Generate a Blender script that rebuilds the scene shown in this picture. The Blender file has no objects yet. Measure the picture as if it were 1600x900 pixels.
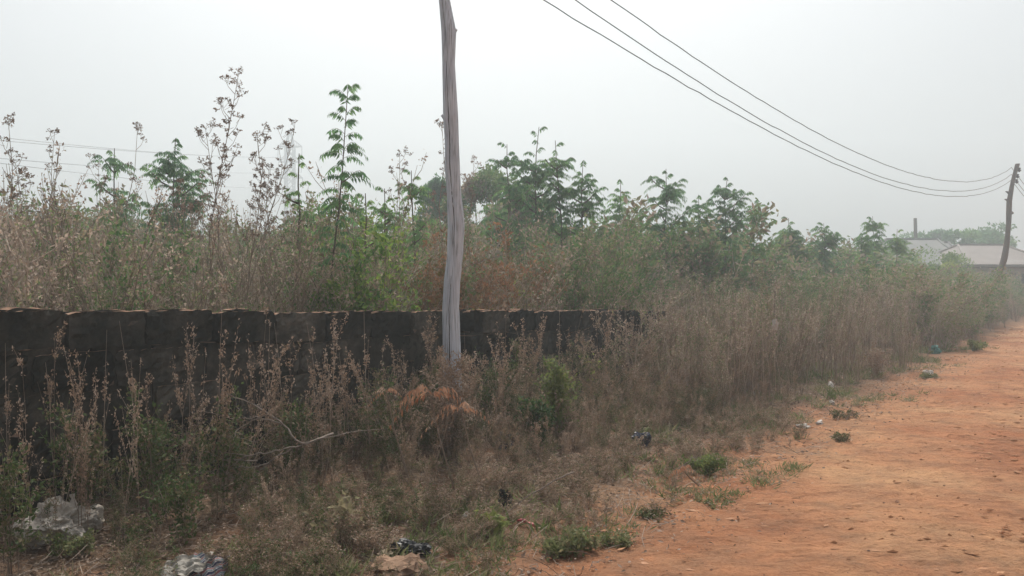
import bpy, math
import numpy as np
from mathutils import Vector, noise as mnoise

# ------------------------------------------------------------------ camera, world, sun, exposure
scene = bpy.context.scene
COL = scene.collection
EYE = 1.35
F = 1256.0
cam_d = bpy.data.cameras.new('camera'); cam = bpy.data.objects.new('camera', cam_d); COL.objects.link(cam)
cam.location = (0, 0, EYE); cam.rotation_euler = (math.radians(90), 0, 0)
cam_d.sensor_width = 36; cam_d.lens = 36 * F / 1600; cam_d.clip_start = 0.05; cam_d.clip_end = 3000
scene.camera = cam

SUN_EL, SUN_AZ = math.radians(58), math.radians(-2)      # azimuth: from +Y (view direction) towards +X
w = bpy.data.worlds.new('World'); scene.world = w; w.use_nodes = True
nt = w.node_tree; bg = nt.nodes['Background']
sky = nt.nodes.new('ShaderNodeTexSky'); sky.sky_type = 'NISHITA'; sky.sun_disc = False
sky.sun_elevation = SUN_EL; sky.sun_rotation = SUN_AZ
sky.air_density = 1.0; sky.dust_density = 8.0; sky.ozone_density = 1.0; sky.altitude = 0
hs = nt.nodes.new('ShaderNodeHueSaturation'); hs.inputs['Saturation'].default_value = 0.55
nt.links.new(sky.outputs[0], hs.inputs['Color']); nt.links.new(hs.outputs[0], bg.inputs['Color'])
bg.inputs['Strength'].default_value = 0.09

sl = bpy.data.lights.new('sun', 'SUN'); sl.energy = 2.6; sl.angle = math.radians(1.5); sl.color = (1.0, 0.93, 0.84)
so = bpy.data.objects.new('sun', sl); COL.objects.link(so)
sd = Vector((math.sin(SUN_AZ) * math.cos(SUN_EL), math.cos(SUN_AZ) * math.cos(SUN_EL), math.sin(SUN_EL)))
so.rotation_euler = sd.to_track_quat('Z', 'Y').to_euler(); so.location = (0, 0, 60)
scene.view_settings.view_transform = 'Standard'; scene.view_settings.look = 'None'
scene.view_settings.gamma = 1; scene.view_settings.exposure = 0.42
HAZE_DENSITY = 0.0070
scene.cycles.volume_bounces = 1; scene.cycles.max_bounces = 6
scene.cycles.transparent_max_bounces = 8
scene.cycles.diffuse_bounces = 3; scene.cycles.transmission_bounces = 4

R0 = np.random.RandomState(7)

# ------------------------------------------------------------------ place helpers
def at(px, py, Y):
    return np.array([(px - 800) / F * Y, Y, EYE - (py - 450) / F * Y])

def Xe(Y):                                   # left edge of the dirt road
    Y = np.asarray(Y, float)
    return np.where(Y < 35, 0.31 + 0.717 * (Y - 3.74), 0.31 + 0.717 * (35 - 3.74) + 0.60 * (Y - 35))
CO = 0.813
def S(X, Y): return CO * (Xe(Y) - X)         # distance from the road edge towards the verge
def XS(s, Y): return Xe(Y) - s / CO

def wav(X, Y, k, seed=0.0):
    return (np.sin(X * k * 1.0 + 1.3 * np.sin(Y * k * .7 + seed) + seed) + np.sin(Y * k * 1.13 + 1.7 * np.sin(X * k * .63 - seed) + 2.1 * seed)
            + .6 * np.sin((X + Y) * k * 1.9 + seed * 3) + .5 * np.sin((X - 1.3 * Y) * k * 2.3 + seed)) / 3.1

def edge_noise(X, Y):
    return .16 * wav(X, Y, 1.3, 2.0) + .10 * wav(X, Y, 3.7, 5.0) + .05 * wav(X, Y, 9.0, 1.0)

def sm(a, b, x):
    t = np.clip((np.asarray(x, float) - a) / (b - a), 0, 1); return t * t * (3 - 2 * t)

def G(X, Y):                                 # ground height
    X = np.asarray(X, float); Y = np.asarray(Y, float)
    s = S(X, Y) + edge_noise(X, Y)
    base = .14 * sm(0.0, 2.6, s) + .03 * wav(X, Y, .9, 1.0) * sm(0, 1, s) + .012 * wav(X, Y, 5.0, 3.0)
    s2 = -(S(X, Y) + 6.4)                    # far side of the road
    far = .12 * sm(0, 2, s2)
    return base + far

def Groad(X, Y):
    s = S(X, Y)
    return .012 + .011 * wav(X, Y, 1.1, 4.0) + .008 * wav(X, Y, 6.0, 7.0) + .010 * wav(X, Y, 2.9, .5) + .0045 * (1 - 2 * np.abs(wav(X, Y, 15., 2.))) + .004 * wav(X * .7, Y * 1.3, 31., 5.)

def px_ground(px, py):
    Y = 5.0
    for _ in range(30):
        X = (px - 800) / F * Y
        h = float(G(X, Y)); Y = (EYE - h) * F / (py - 450)
    return (px - 800) / F * Y, Y, float(G((px - 800) / F * Y, Y))

# ------------------------------------------------------------------ geometry collector
class Geo:
    def __init__(s): s.v = []; s.f = []; s.t = []; s.m = []; s.n = 0
    def add(s, V, Fc, tint=.5, mat=0):
        V = np.asarray(V, float).reshape(-1, 3); Fc = np.asarray(Fc, int)
        s.v.append(V); s.f.append(Fc + s.n)
        s.t.append(np.broadcast_to(np.asarray(tint, float), (len(Fc),)).copy()); s.m.append(np.full(len(Fc), mat))
        s.n += len(V)
    def merge(s, o, ang=0, loc=(0, 0, 0), sc=1.0, dt=0.0, lean=None):
        c, q = math.cos(ang), math.sin(ang)
        M = np.array([[c, -q, 0], [q, c, 0], [0, 0, 1]])
        if lean is not None:
            L = np.array([[1, 0, lean[0]], [0, 1, lean[1]], [0, 0, 1]]); M = L @ M
        if not hasattr(o, 'cv') or o.cn != o.n:
            o.cv = np.concatenate(o.v); o.cn = o.n
            o.cf = {}
            for Fc, t, m in zip(o.f, o.t, o.m):
                for mm in np.unique(m):
                    k = (Fc.shape[1], int(mm)); o.cf.setdefault(k, [[], []]); o.cf[k][0].append(Fc); o.cf[k][1].append(t)
            o.cf = {k: (np.concatenate(a), np.concatenate(b)) for k, (a, b) in o.cf.items()}
        s.v.append((o.cv * np.asarray(sc)) @ M.T + np.asarray(loc, float))
        for (k, mm), (Fc, t) in o.cf.items():
            s.f.append(Fc + s.n); s.t.append(np.clip(t + dt, 0, 1)); s.m.append(np.full(len(Fc), mm))
        s.n += len(o.cv)
    def build(s, name, mats, parent=None, loc=(0, 0, 0), smooth=False):
        me = bpy.data.meshes.new(name)
        V = np.concatenate(s.v) if s.v else np.zeros((0, 3))
        V = V - np.asarray(loc, float) if parent is None else V
        me.vertices.add(len(V)); me.vertices.foreach_set('co', V.astype(np.float32).ravel())
        li = np.concatenate([f.ravel() for f in s.f]); tot = np.concatenate([np.full(len(f), f.shape[1]) for f in s.f])
        me.loops.add(len(li)); me.loops.foreach_set('vertex_index', li.astype(np.int32))
        me.polygons.add(len(tot)); st = np.concatenate([[0], np.cumsum(tot)[:-1]])
        me.polygons.foreach_set('loop_start', st.astype(np.int32)); me.polygons.foreach_set('loop_total', tot.astype(np.int32))
        me.polygons.foreach_set('material_index', np.concatenate(s.m).astype(np.int32))
        me.polygons.foreach_set('use_smooth', np.full(len(tot), bool(smooth)))
        a = me.attributes.new('tint', 'FLOAT', 'FACE'); a.data.foreach_set('value', np.concatenate(s.t).astype(np.float32))
        me.update(calc_edges=True)
        for m in (mats if isinstance(mats, (list, tuple)) else [mats]): me.materials.append(m)
        o = bpy.data.objects.new(name, me); COL.objects.link(o); o.location = loc if parent is None else (0, 0, 0)
        if parent is not None: o.parent = parent
        return o

def tube(g, P, r, sides=3, tint=.5, mat=0, cap=False):
    P = np.asarray(P, float); n = len(P)
    r = np.broadcast_to(np.asarray(r, float), (n,))
    T = np.gradient(P, axis=0); T /= np.linalg.norm(T, axis=1)[:, None] + 1e-9
    ref = np.array([0, 0, 1.]) if abs(T[:, 2]).mean() < .8 else np.array([1., 0, 0])
    U = np.cross(T, ref); U /= np.linalg.norm(U, axis=1)[:, None] + 1e-9
    W = np.cross(T, U)
    a = np.arange(sides) * 2 * np.pi / sides
    V = P[:, None, :] + r[:, None, None] * (np.cos(a)[None, :, None] * U[:, None, :] + np.sin(a)[None, :, None] * W[:, None, :])
    i = np.arange(n - 1)[:, None] * sides; j = np.arange(sides)[None, :]; j2 = (j + 1) % sides
    Fc = np.stack([i + j, i + j2, i + sides + j2, i + sides + j], -1).reshape(-1, 4)
    g.add(V.reshape(-1, 3), Fc, tint, mat)
    if cap:
        for k in (0, n - 1):
            g.add(V[k], np.array([list(range(sides))[::(1 if k else -1)]]), tint, mat)

def leaves(g, P, D, N, L, W, tint=.5, mat=1, fold=0.0):
    P = np.asarray(P, float); D = np.asarray(D, float); D = D / (np.linalg.norm(D, axis=1)[:, None] + 1e-9)
    Sd = np.cross(D, N); Sd /= np.linalg.norm(Sd, axis=1)[:, None] + 1e-9
    Nn = np.cross(Sd, D)
    L = np.broadcast_to(L, (len(P),))[:, None]; W = np.broadcast_to(W, (len(P),))[:, None]
    a = P; b = P + D * L * .42 + Sd * W * .5 + Nn * W * fold; c = P + D * L; d = P + D * L * .42 - Sd * W * .5 + Nn * W * fold
    V = np.stack([a, b, c, d], 1).reshape(-1, 3)
    Fc = np.arange(len(P) * 4).reshape(-1, 4)
    g.add(V, Fc, tint, mat)

def box(g, c, size, tint=.5, mat=0, rot=0.0):
    x, y, z = np.array(size) / 2.
    V = np.array([[sx * x, sy * y, sz * z] for sz in (-1, 1) for sy in (-1, 1) for sx in (-1, 1)])
    cc, q = math.cos(rot), math.sin(rot); V = V @ np.array([[cc, q, 0], [-q, cc, 0], [0, 0, 1]]) + np.array(c)
    g.add(V, [[0, 2, 3, 1], [4, 5, 7, 6], [0, 1, 5, 4], [2, 6, 7, 3], [0, 4, 6, 2], [1, 3, 7, 5]], tint, mat)

# ------------------------------------------------------------------ materials
def new_mat(name):
    m = bpy.data.materials.new(name); m.use_nodes = True
    t = m.node_tree; t.nodes.clear(); out = t.nodes.new('ShaderNodeOutputMaterial'); return m, t, out

def ramp(t, cols, pos=None):
    r = t.nodes.new('ShaderNodeValToRGB'); e = r.color_ramp.elements
    pos = pos or [i / (len(cols) - 1) for i in range(len(cols))]
    while len(e) < len(cols): e.new(.5)
    for el, c, p in zip(e, cols, pos): el.position = p; el.color = (*c, 1)
    return r

def leaf_mat(name, cols, trans=.35, pos=None, rough=.6, gloss=.0):
    m, t, out = new_mat(name)
    at_ = t.nodes.new('ShaderNodeAttribute'); at_.attribute_name = 'tint'
    oi = t.nodes.new('ShaderNodeObjectInfo')
    ad = t.nodes.new('ShaderNodeMath'); ad.operation = 'MULTIPLY_ADD'
    t.links.new(oi.outputs['Random'], ad.inputs[0]); ad.inputs[1].default_value = .16; t.links.new(at_.outputs['Fac'], ad.inputs[2])
    sb = t.nodes.new('ShaderNodeMath'); sb.operation = 'SUBTRACT'; t.links.new(ad.outputs[0], sb.inputs[0]); sb.inputs[1].default_value = .08
    r = ramp(t, cols, pos); t.links.new(sb.outputs[0], r.inputs[0])
    d = t.nodes.new('ShaderNodeBsdfPrincipled'); d.inputs['Roughness'].default_value = rough; d.inputs['Specular IOR Level'].default_value = .25
    tr = t.nodes.new('ShaderNodeBsdfTranslucent'); mx = t.nodes.new('ShaderNodeMixShader'); mx.inputs[0].default_value = trans
    t.links.new(r.outputs[0], d.inputs['Base Color']); t.links.new(r.outputs[0], tr.inputs['Color'])
    t.links.new(d.outputs[0], mx.inputs[1]); t.links.new(tr.outputs[0], mx.inputs[2]); t.links.new(mx.outputs[0], out.inputs[0])
    return m

def noise_mat(name, cols, scale=5., pos=None, rough=.85, bump=.3, bscale=None, detail=6, stretch=(1, 1, 1), spec=.3, metallic=0, coord='Object', bdist=.01):
    m, t, out = new_mat(name)
    tc = t.nodes.new('ShaderNodeTexCoord'); mp = t.nodes.new('ShaderNodeMapping'); mp.inputs['Scale'].default_value = stretch
    t.links.new(tc.outputs[coord], mp.inputs[0])
    n = t.nodes.new('ShaderNodeTexNoise'); n.inputs['Scale'].default_value = scale; n.inputs['Detail'].default_value = detail; n.inputs['Roughness'].default_value = .62
    t.links.new(mp.outputs[0], n.inputs['Vector'])
    r = ramp(t, cols, pos or [.3 + .4 * i / (len(cols) - 1) for i in range(len(cols))]); t.links.new(n.outputs[0], r.inputs[0])
    p = t.nodes.new('ShaderNodeBsdfPrincipled'); p.inputs['Roughness'].default_value = rough; p.inputs['Specular IOR Level'].default_value = spec; p.inputs['Metallic'].default_value = metallic
    t.links.new(r.outputs[0], p.inputs['Base Color'])
    if bump:
        n2 = t.nodes.new('ShaderNodeTexNoise'); n2.inputs['Scale'].default_value = bscale or scale * 4; n2.inputs['Detail'].default_value = 8
        t.links.new(mp.outputs[0], n2.inputs['Vector'])
        b = t.nodes.new('ShaderNodeBump'); b.inputs['Strength'].default_value = bump; b.inputs['Distance'].default_value = bdist
        t.links.new(n2.outputs[0], b.inputs['Height']); t.links.new(b.outputs[0], p.inputs['Normal'])
    t.links.new(p.outputs[0], out.inputs[0]); return m

M = {}
M['stem_dry'] = leaf_mat('dry_stem', [(.19, .14, .11), (.32, .25, .195), (.50, .42, .34)], .0)
M['leaf_dry'] = leaf_mat('dry_leaf', [(.12, .085, .062), (.24, .175, .13), (.36, .27, .21), (.50, .42, .34)], .3)
M['leaf_weed'] = leaf_mat('weed_leaf', [(.075, .12, .04), (.13, .16, .06), (.25, .18, .115), (.36, .25, .18), (.52, .42, .34)], .35, [0, .18, .34, .7, 1])
M['leaf_brush'] = leaf_mat('brush_leaf', [(.10, .20, .07), (.19, .28, .10), (.28, .27, .15), (.35, .26, .20), (.54, .44, .36)], .45, [0, .25, .42, .62, 1])
M['leaf_green'] = leaf_mat('green_leaf', [(.05, .12, .04), (.11, .20, .05), (.20, .31, .07), (.38, .44, .10)], .5)
M['leaf_dusty'] = leaf_mat('dusty_leaf', [(.12, .17, .06), (.20, .23, .10), (.29, .27, .15), (.38, .32, .22)], .4)
M['leaf_neem'] = leaf_mat('neem_leaf', [(.08, .19, .09), (.14, .28, .12), (.21, .37, .13), (.30, .44, .14)], .55)
M['leaf_rust'] = leaf_mat('rust_leaf', [(.17, .15, .05), (.28, .15, .08), (.42, .22, .12), (.50, .33, .20)], .3)
M['leaf_rust_bright'] = leaf_mat('rust_leaf_bright', [(.30, .11, .05), (.46, .20, .10), (.55, .32, .20), (.58, .44, .34)], .35)
M['leaf_olive'] = leaf_mat('olive_leaf', [(.05, .10, .04), (.10, .16, .055), (.17, .22, .075), (.27, .30, .10)], .45)
M['bark'] = noise_mat('bark', [(.09, .075, .06), (.17, .14, .11)], 20, bump=.5)
M['bark_dead'] = noise_mat('dead_wood', [(.16, .13, .11), (.34, .29, .25)], 25, bump=.4)

# ------------------------------------------------------------------ scene helpers
def tag(o, label=None, cat=None, group=None, kind=None):
    if label: o['label'] = label
    if cat: o['category'] = cat
    if group: o['group'] = group
    if kind: o['kind'] = kind
    return o
def empty(name, loc, label, cat, group=None, rz=0.0):
    o = bpy.data.objects.new(name, None); COL.objects.link(o); o.location = tuple(float(v) for v in loc); o.rotation_euler = (0, 0, rz)
    o.empty_display_size = .1
    return tag(o, label, cat, group)
def copy_tree(o, parent=None):
    c = o.copy(); COL.objects.link(c); c.parent = parent
    for ch in list(o.children): copy_tree(ch, c)
    return c

# ------------------------------------------------------------------ haze (dust in the air)
def make_haze():
    g = Geo(); box(g, (10, 95, 24), (460, 330, 51)); o = g.build('haze', [])
    m, t, out = new_mat('dusty_air'); v = t.nodes.new('ShaderNodeVolumePrincipled')
    v.inputs['Density'].default_value = HAZE_DENSITY; v.inputs['Color'].default_value = (.86, .95, 1.0, 1); v.inputs['Anisotropy'].default_value = .48
    t.links.new(v.outputs[0], out.inputs['Volume']); o.data.materials.append(m)
    tag(o, kind='stuff')
make_haze()

# ------------------------------------------------------------------ ground and road
def axis(lo, hi, near_lo, near_hi, step, grow=1.13):
    a = list(np.arange(near_lo, near_hi, step)); st = step; x = a[-1]
    while x < hi: st *= grow; x += st; a.append(min(x, hi))
    st = step; x = near_lo
    while x > lo: st *= grow; x -= st; a.insert(0, max(x, lo))
    return np.array(a)

def soil_mat(name, verge):
    m, t, out = new_mat(name); N = t.nodes; Lk = t.links.new
    geo = N.new('ShaderNodeNewGeometry')
    def noise(scale, detail=6, rough=.6, stretch=None):
        n = N.new('ShaderNodeTexNoise'); n.inputs['Scale'].default_value = scale; n.inputs['Detail'].default_value = detail; n.inputs['Roughness'].default_value = rough
        if stretch:
            mp = N.new('ShaderNodeMapping'); mp.inputs['Scale'].default_value = stretch; mp.inputs['Rotation'].default_value = (0, 0, math.radians(-54)); Lk(geo.outputs['Position'], mp.inputs[0]); Lk(mp.outputs[0], n.inputs['Vector'])
        else: Lk(geo.outputs['Position'], n.inputs['Vector'])
        return n
    n1 = noise(.55, 5); r1 = ramp(t, [(.39, .165, .082), (.48, .235, .122), (.55, .31, .165)], [.38, .52, .64]); Lk(n1.outputs[0], r1.inputs[0])
    n2 = noise(7, 9, .72, (.55, 1.25, 1)); r2 = ramp(t, [(.42, .36, .33), (1, 1, 1), (1.12, 1.1, 1.06)], [.36, .5, .72]); Lk(n2.outputs[0], r2.inputs[0])
    mu = N.new('ShaderNodeMixRGB'); mu.blend_type = 'MULTIPLY'; mu.inputs[0].default_value = .55; Lk(r1.outputs[0], mu.inputs[1]); Lk(r2.outputs[0], mu.inputs[2])
    col = mu.outputs[0]
    n4 = noise(46, 4, .7); r4 = ramp(t, [(.55, .5, .48), (1, 1, 1)], [.34, .48]); Lk(n4.outputs[0], r4.inputs[0])  # dark speckle paints the small shadows of rough soil into the colour
    mu2 = N.new('ShaderNodeMixRGB'); mu2.blend_type = 'MULTIPLY'; mu2.inputs[0].default_value = .6; Lk(col, mu2.inputs[1]); Lk(r4.outputs[0], mu2.inputs[2]); col = mu2.outputs[0]
    at_ = N.new('ShaderNodeAttribute'); at_.attribute_name = 'verge'
    n3 = noise(3.2, 8, .7); ad = N.new('ShaderNodeMath'); ad.operation = 'MULTIPLY_ADD'; Lk(n3.outputs[0], ad.inputs[0]); ad.inputs[1].default_value = 2.2; Lk(at_.outputs['Fac'], ad.inputs[2])
    rm = ramp(t, [(0, 0, 0), (1, 1, 1)], [.0, 1.]); rm.color_ramp.elements[0].position = .42; rm.color_ramp.elements[1].position = .62
    mr = N.new('ShaderNodeMapRange'); mr.inputs['From Min'].default_value = .9; mr.inputs['From Max'].default_value = 2.2; Lk(ad.outputs[0], mr.inputs['Value'])
    n5 = noise(30, 6, .75); r5 = ramp(t, [(.075, .05, .035), (.16, .115, .08), (.27, .20, .14)], [.35, .5, .66]); Lk(n5.outputs[0], r5.inputs[0])
    mx = N.new('ShaderNodeMixRGB'); Lk(mr.outputs[0], mx.inputs[0]); Lk(col, mx.inputs[1]); Lk(r5.outputs[0], mx.inputs[2])
    p = N.new('ShaderNodeBsdfPrincipled'); p.inputs['Roughness'].default_value = .95; p.inputs['Specular IOR Level'].default_value = .15
    Lk(mx.outputs[0], p.inputs['Base Color'])
    nb = noise(11, 12, .7, (.6, 1.2, 1)); b = N.new('ShaderNodeBump'); b.inputs['Strength'].default_value = 1.; b.inputs['Distance'].default_value = .05
    Lk(nb.outputs[0], b.inputs['Height']); Lk(b.outputs[0], p.inputs['Normal']); Lk(p.outputs[0], out.inputs[0])
    return m

def grid_obj(name, X, Y, Z, mat, verge):
    ny, nx = X.shape
    g = Geo(); i = np.arange(ny - 1)[:, None] * nx; j = np.arange(nx - 1)[None, :]
    Fc = np.stack([i + j, i + j + 1, i + nx + j + 1, i + nx + j], -1).reshape(-1, 4)
    g.add(np.stack([X, Y, Z], -1).reshape(-1, 3), Fc); o = g.build(name, mat, smooth=True)
    a = o.data.attributes.new('verge', 'FLOAT', 'POINT'); a.data.foreach_set('value', verge.astype(np.float32).ravel())
    return o

def make_ground():
    xs = axis(-219, 239, -5, 10, .07); ys = axis(-69, 259, 2.4, 16, .07)
    X, Y = np.meshgrid(xs, ys); s = S(X, Y) + edge_noise(X, Y)
    Z = G(X, Y) - .10 * (1 - sm(-.10, .10, s)) * sm(-6.4, -6.1, S(X, Y) * -1 * -1)
    near = sm(-6.6, -6.2, S(X, Y))
    Z = G(X, Y) - .10 * (1 - sm(-.12, .10, s)) * near
    r = np.random.RandomState(1); nearw = sm(30, 10, Y) if False else (1 - sm(10, 30, Y))
    Z = Z + r.normal(0, .004, Z.shape) * nearw
    v = np.where(S(X, Y) > -3, sm(-.15, 1.0, s), sm(-6.2, -7.5, S(X, Y)) if False else (1 - sm(-7.6, -6.3, S(X, Y))))
    tag(grid_obj('ground', X, Y, Z, soil_mat('verge_soil', True), v), kind='structure')
    # road, in along/across coordinates; its left rim dives under the verge
    ys = axis(-40, 230, 2.6, 14, .035); ss = np.arange(.45, -6.75, -.042)
    Sg, Yg = np.meshgrid(ss, ys); Xg = XS(Sg, Yg)
    e = Sg + edge_noise(Xg, Yg)
    Z = Groad(Xg, Yg) - .09 * sm(.0, .3, e) - .12 * (1 - sm(-6.7, -6.3, Sg))
    # wheel ruts and small clods
    for c0, wd in ((-1.6, .28), (-3.2, .3), (-4.8, .28)):
        Z -= .022 * np.exp(-((Sg - c0 + .15 * np.sin(Yg * .35)) / wd) ** 2)
    Z += r.normal(0, .0035, Z.shape) * (1 - sm(10, 30, Yg))
    tag(grid_obj('dirt_road', Xg, Yg, Z, soil_mat('road_soil', False), np.clip(.25 * sm(-.5, .3, e), 0, 1) + 0 * Z), kind='structure')
make_ground()

# ------------------------------------------------------------------ plant builders (all in local space, base at the origin)
def norm(v): v = np.asarray(v, float); return v / (np.linalg.norm(v) + 1e-9)

def plant(rng, h, stems=5, spread=.35, branches=6, blen=.3, up=.7, nodes=5, cluster=3, ll=.025, lw=.014, t0=.25, r0=.004, tb=.5, tv=.25, jit=.012, stemleaf=True, k=5, wob=.05, st=.5, base=.03, droop=0.):
    g = Geo(); LP = []; LD = []; LT = []
    for i in range(stems):
        az = rng.uniform(0, 2 * math.pi); ln = spread * rng.uniform(.1, 1) * h; hh = h * rng.uniform(.7, 1.0)
        tt = np.linspace(0, 1, k)[:, None]
        b0 = rng.normal(0, base, 3) * [1, 1, 0]
        P = b0 + tt * np.array([0, 0, hh]) + (tt ** 1.5) * np.array([math.cos(az) * ln, math.sin(az) * ln, 0]) + np.cumsum(rng.normal(0, wob * h / k, (k, 3)) * [1, 1, .2], 0) * (tt > 0)
        stint = np.clip(st + rng.normal(0, .34), 0, 1)
        tube(g, P, r0 * (1 - .75 * tt[:, 0]), 3, stint, 0)
        ptint = tb + rng.normal(0, tv * .6)
        def onstem(t):
            x = t * (k - 1); a = min(int(x), k - 2); return P[a] + (P[a + 1] - P[a]) * (x - a), norm(P[a + 1] - P[a])
        segs = []
        if stemleaf: segs.append((P[int(k * .5)], P[-1]))
        for j in range(branches):
            t = rng.uniform(t0, .97); p, d = onstem(t); a = rng.uniform(0, 2 * math.pi)
            o = np.array([math.cos(a), math.sin(a), 0]); dd = norm(d * up + o * (1 - up) + rng.normal(0, .12, 3))
            L = blen * h * rng.uniform(.5, 1.1) * (1.15 - t * .6)
            q = p + dd * L * .5 + rng.normal(0, .03 * L, 3); e = p + dd * L + np.array([0, 0, (.12 - droop) * L])
            tube(g, [p, q, e], [r0 * .5, r0 * .38, r0 * .2], 3, stint, 0); segs.append((p, e))
        for a_, b_ in segs:
            nn = rng.poisson(nodes)
            for q in range(nn):
                c = a_ + (b_ - a_) * rng.uniform(.15, 1.02); LP.append(c + rng.normal(0, jit, (cluster, 3)))
                LD.append(rng.normal(0, 1, (cluster, 3)) + norm(b_ - a_) * .4 - np.array([0, 0, droop])); LT.append(np.clip(ptint + rng.normal(0, tv, cluster), 0, 1))
    if LP:
        LP = np.concatenate(LP); LD = np.concatenate(LD); LT = np.concatenate(LT)
        s_ = rng.uniform(.6, 1.25, len(LP)); leaves(g, LP, LD, rng.normal(0, 1, LP.shape), ll * s_, lw * s_, LT, 1, .15)
    return g

def pinnate(g, rng, p, d, L, pairs, ll, droop, tint, rmat=0, lmat=1, hang=.75):
    d = norm(d); tt = np.linspace(0, 1, 5)[:, None]
    P = p + d * L * tt - np.array([0, 0, 1]) * droop * L * tt ** 2.2
    tube(g, P, .0022 * (1.2 - tt[:, 0]) * (L / .3), 3, tint, rmat)
    T = np.linspace(.16, 1, pairs); x = T * 4; a = np.minimum(x.astype(int), 3); C = P[a] + (P[a + 1] - P[a]) * (x - a)[:, None]
    D = P[a + 1] - P[a]; D /= np.linalg.norm(D, axis=1)[:, None]
    sd = np.cross(D, [0, 0, 1.]); sd /= np.linalg.norm(sd, axis=1)[:, None] + 1e-9; N = np.cross(sd, D)
    for sgn in (1, -1):
        DD = sd * sgn * .55 + D * .38 - np.array([0, 0, hang]) + rng.normal(0, .1, sd.shape)
        l = ll * (1 - .45 * np.abs(T - .45)) * rng.uniform(.85, 1.1, pairs)
        leaves(g, C, DD, N + rng.normal(0, .2, N.shape), l, l * .28, np.clip(tint + rng.normal(0, .1, pairs), 0, 1), lmat, .1)

def neem(rng, h, crown_lo=.45, width=1.0, branches=6, rosette=8, L=.34, pairs=9, lean=(0, 0), r0=.018, tb=.45, main_leaves=14, fork=.7):
    """returns trunk Geo, crown Geo: pinnate leaves in whorls on the leader and at the branch tips"""
    tr = Geo(); cr = Geo(); k = 9; tt = np.linspace(0, 1, k)[:, None]
    P = tt * np.array([lean[0], lean[1], h * .96]) + np.cumsum(rng.normal(0, .008 * h, (k, 3)) * [1, 1, 0], 0) * (tt > 0)
    tube(tr, P, r0 * (1 - .8 * tt[:, 0]), 6, .4, 0)
    def onst(t):
        x = t * (k - 1); a = min(int(x), k - 2); return P[a] + (P[a + 1] - P[a]) * (x - a)
    tips = []
    for j in range(main_leaves):
        t = crown_lo + (1 - crown_lo) * (j + rng.uniform(0, .6)) / main_leaves; p = onst(min(t, 1)); a = j * 2.4 + rng.uniform(-.3, .3)
        e = .45 + 1.1 * sm(.7, 1., t)
        pinnate(cr, rng, p, (math.cos(a), math.sin(a), e), L * rng.uniform(.85, 1.1) * (1.1 - .30 * t), pairs, L * .27, .55, tb + rng.normal(0, .1))
    for j in range(branches):
        t = rng.uniform(crown_lo, .9); p = onst(t); a = j * 2.4 + rng.uniform(-.5, .5); bl = width * .5 * rng.uniform(.45, 1.1) * (1.25 - .85 * (t - crown_lo) / (1 - crown_lo))
        e = p + np.array([math.cos(a) * bl, math.sin(a) * bl, bl * fork * rng.uniform(.6, 1.3)]); m_ = (p + e) / 2 + np.array([0, 0, -.08 * bl])
        tube(tr, [p, m_, e], [r0 * .5, r0 * .38, r0 * .2], 4, .4, 0); tips.append((m_, e)); tb2 = tb + rng.normal(0, .12)
        for q in range(rosette):
            f = .35 + .65 * (q + 1) / rosette; c = p + (e - p) * f; aa = q * 2.4 + rng.uniform(-.4, .4)
            el = .35 + 1.1 * (q + 1) / rosette
            pinnate(cr, rng, c, (math.cos(aa), math.sin(aa), el * rng.uniform(.4, 1.)), L * rng.uniform(.75, 1.05), pairs, L * .27, .6, tb2 + rng.normal(0, .08))
    return tr, cr

def fit(a, c, h):
    mz = max(float(v[:, 2].max()) for v in c.v)
    for g in (a, c):
        for v in g.v: v[:, 2] *= h / mz
def put_tree(name, trg, crg, loc, label, cat, mats, group=None, rz=0.):
    e = empty(name, loc, label, cat, group, rz)
    trg.build('trunk', mats[:1] + mats[:1], e, smooth=True); crg.build('crown', mats, e)
    return e

def seed_stalk(rng, h, heads=16, spread=.35, lean=(0, 0), r0=.006, t0=.4, fan=.55):
    st = Geo(); hd = Geo(); k = 8; tt = np.linspace(0, 1, k)[:, None]
    P = tt * np.array([0, 0, h]) + tt ** 1.4 * np.array([lean[0], lean[1], 0]) + np.cumsum(rng.normal(0, .012 * h, (k, 3)) * [1, 1, 0], 0) * (tt > 0)
    tube(st, P, r0 * (1 - .75 * tt[:, 0]), 4, .35, 0)
    def head(c, r, n):
        for i in range(n):
            d = norm(rng.normal(0, 1, 3) * [1, 1, .6] + [0, 0, .8]); e = c + d * r * rng.uniform(.6, 1)
            tube(st, [c, e], [.0012, .0009], 3, .4, 0)
            m_ = 4; leaves(hd, e + rng.normal(0, .003, (m_, 3)), rng.normal(0, 1, (m_, 3)) + [0, 0, .4], rng.normal(0, 1, (m_, 3)), .016 * rng.uniform(.7, 1.3, m_), .010, rng.uniform(.05, .6, m_), 1)
    for j in range(heads):
        t = t0 + (1 - t0) * (j + rng.uniform(0, .8)) / heads; x = min(t, .999) * (k - 1); a = int(x); p = P[a] + (P[min(a + 1, k - 1)] - P[a]) * (x - a)
        az = rng.uniform(0, 2 * math.pi); L = spread * rng.uniform(.4, 1.) * (1.25 - t) + .05
        e = p + np.array([math.cos(az) * L * fan, math.sin(az) * L * fan, L * .85])
        m_ = (p + e) / 2 + np.array([math.cos(az), math.sin(az), -.3]) * L * .08
        tube(st, [p, m_, e], [r0 * .4, r0 * .3, r0 * .22], 3, .35, 0)
        head(e, .035, 7)
        for q in range(rng.randint(1, 4)):
            c = p + (e - p) * rng.uniform(.4, .9); e2 = c + norm(rng.normal(0, 1, 3) + [0, 0, 1]) * .07; tube(st, [c, e2], [.0016, .0012], 3, .35, 0); head(e2, .024, 5)
    head(P[-1], .045, 10)
    return st, hd

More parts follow.
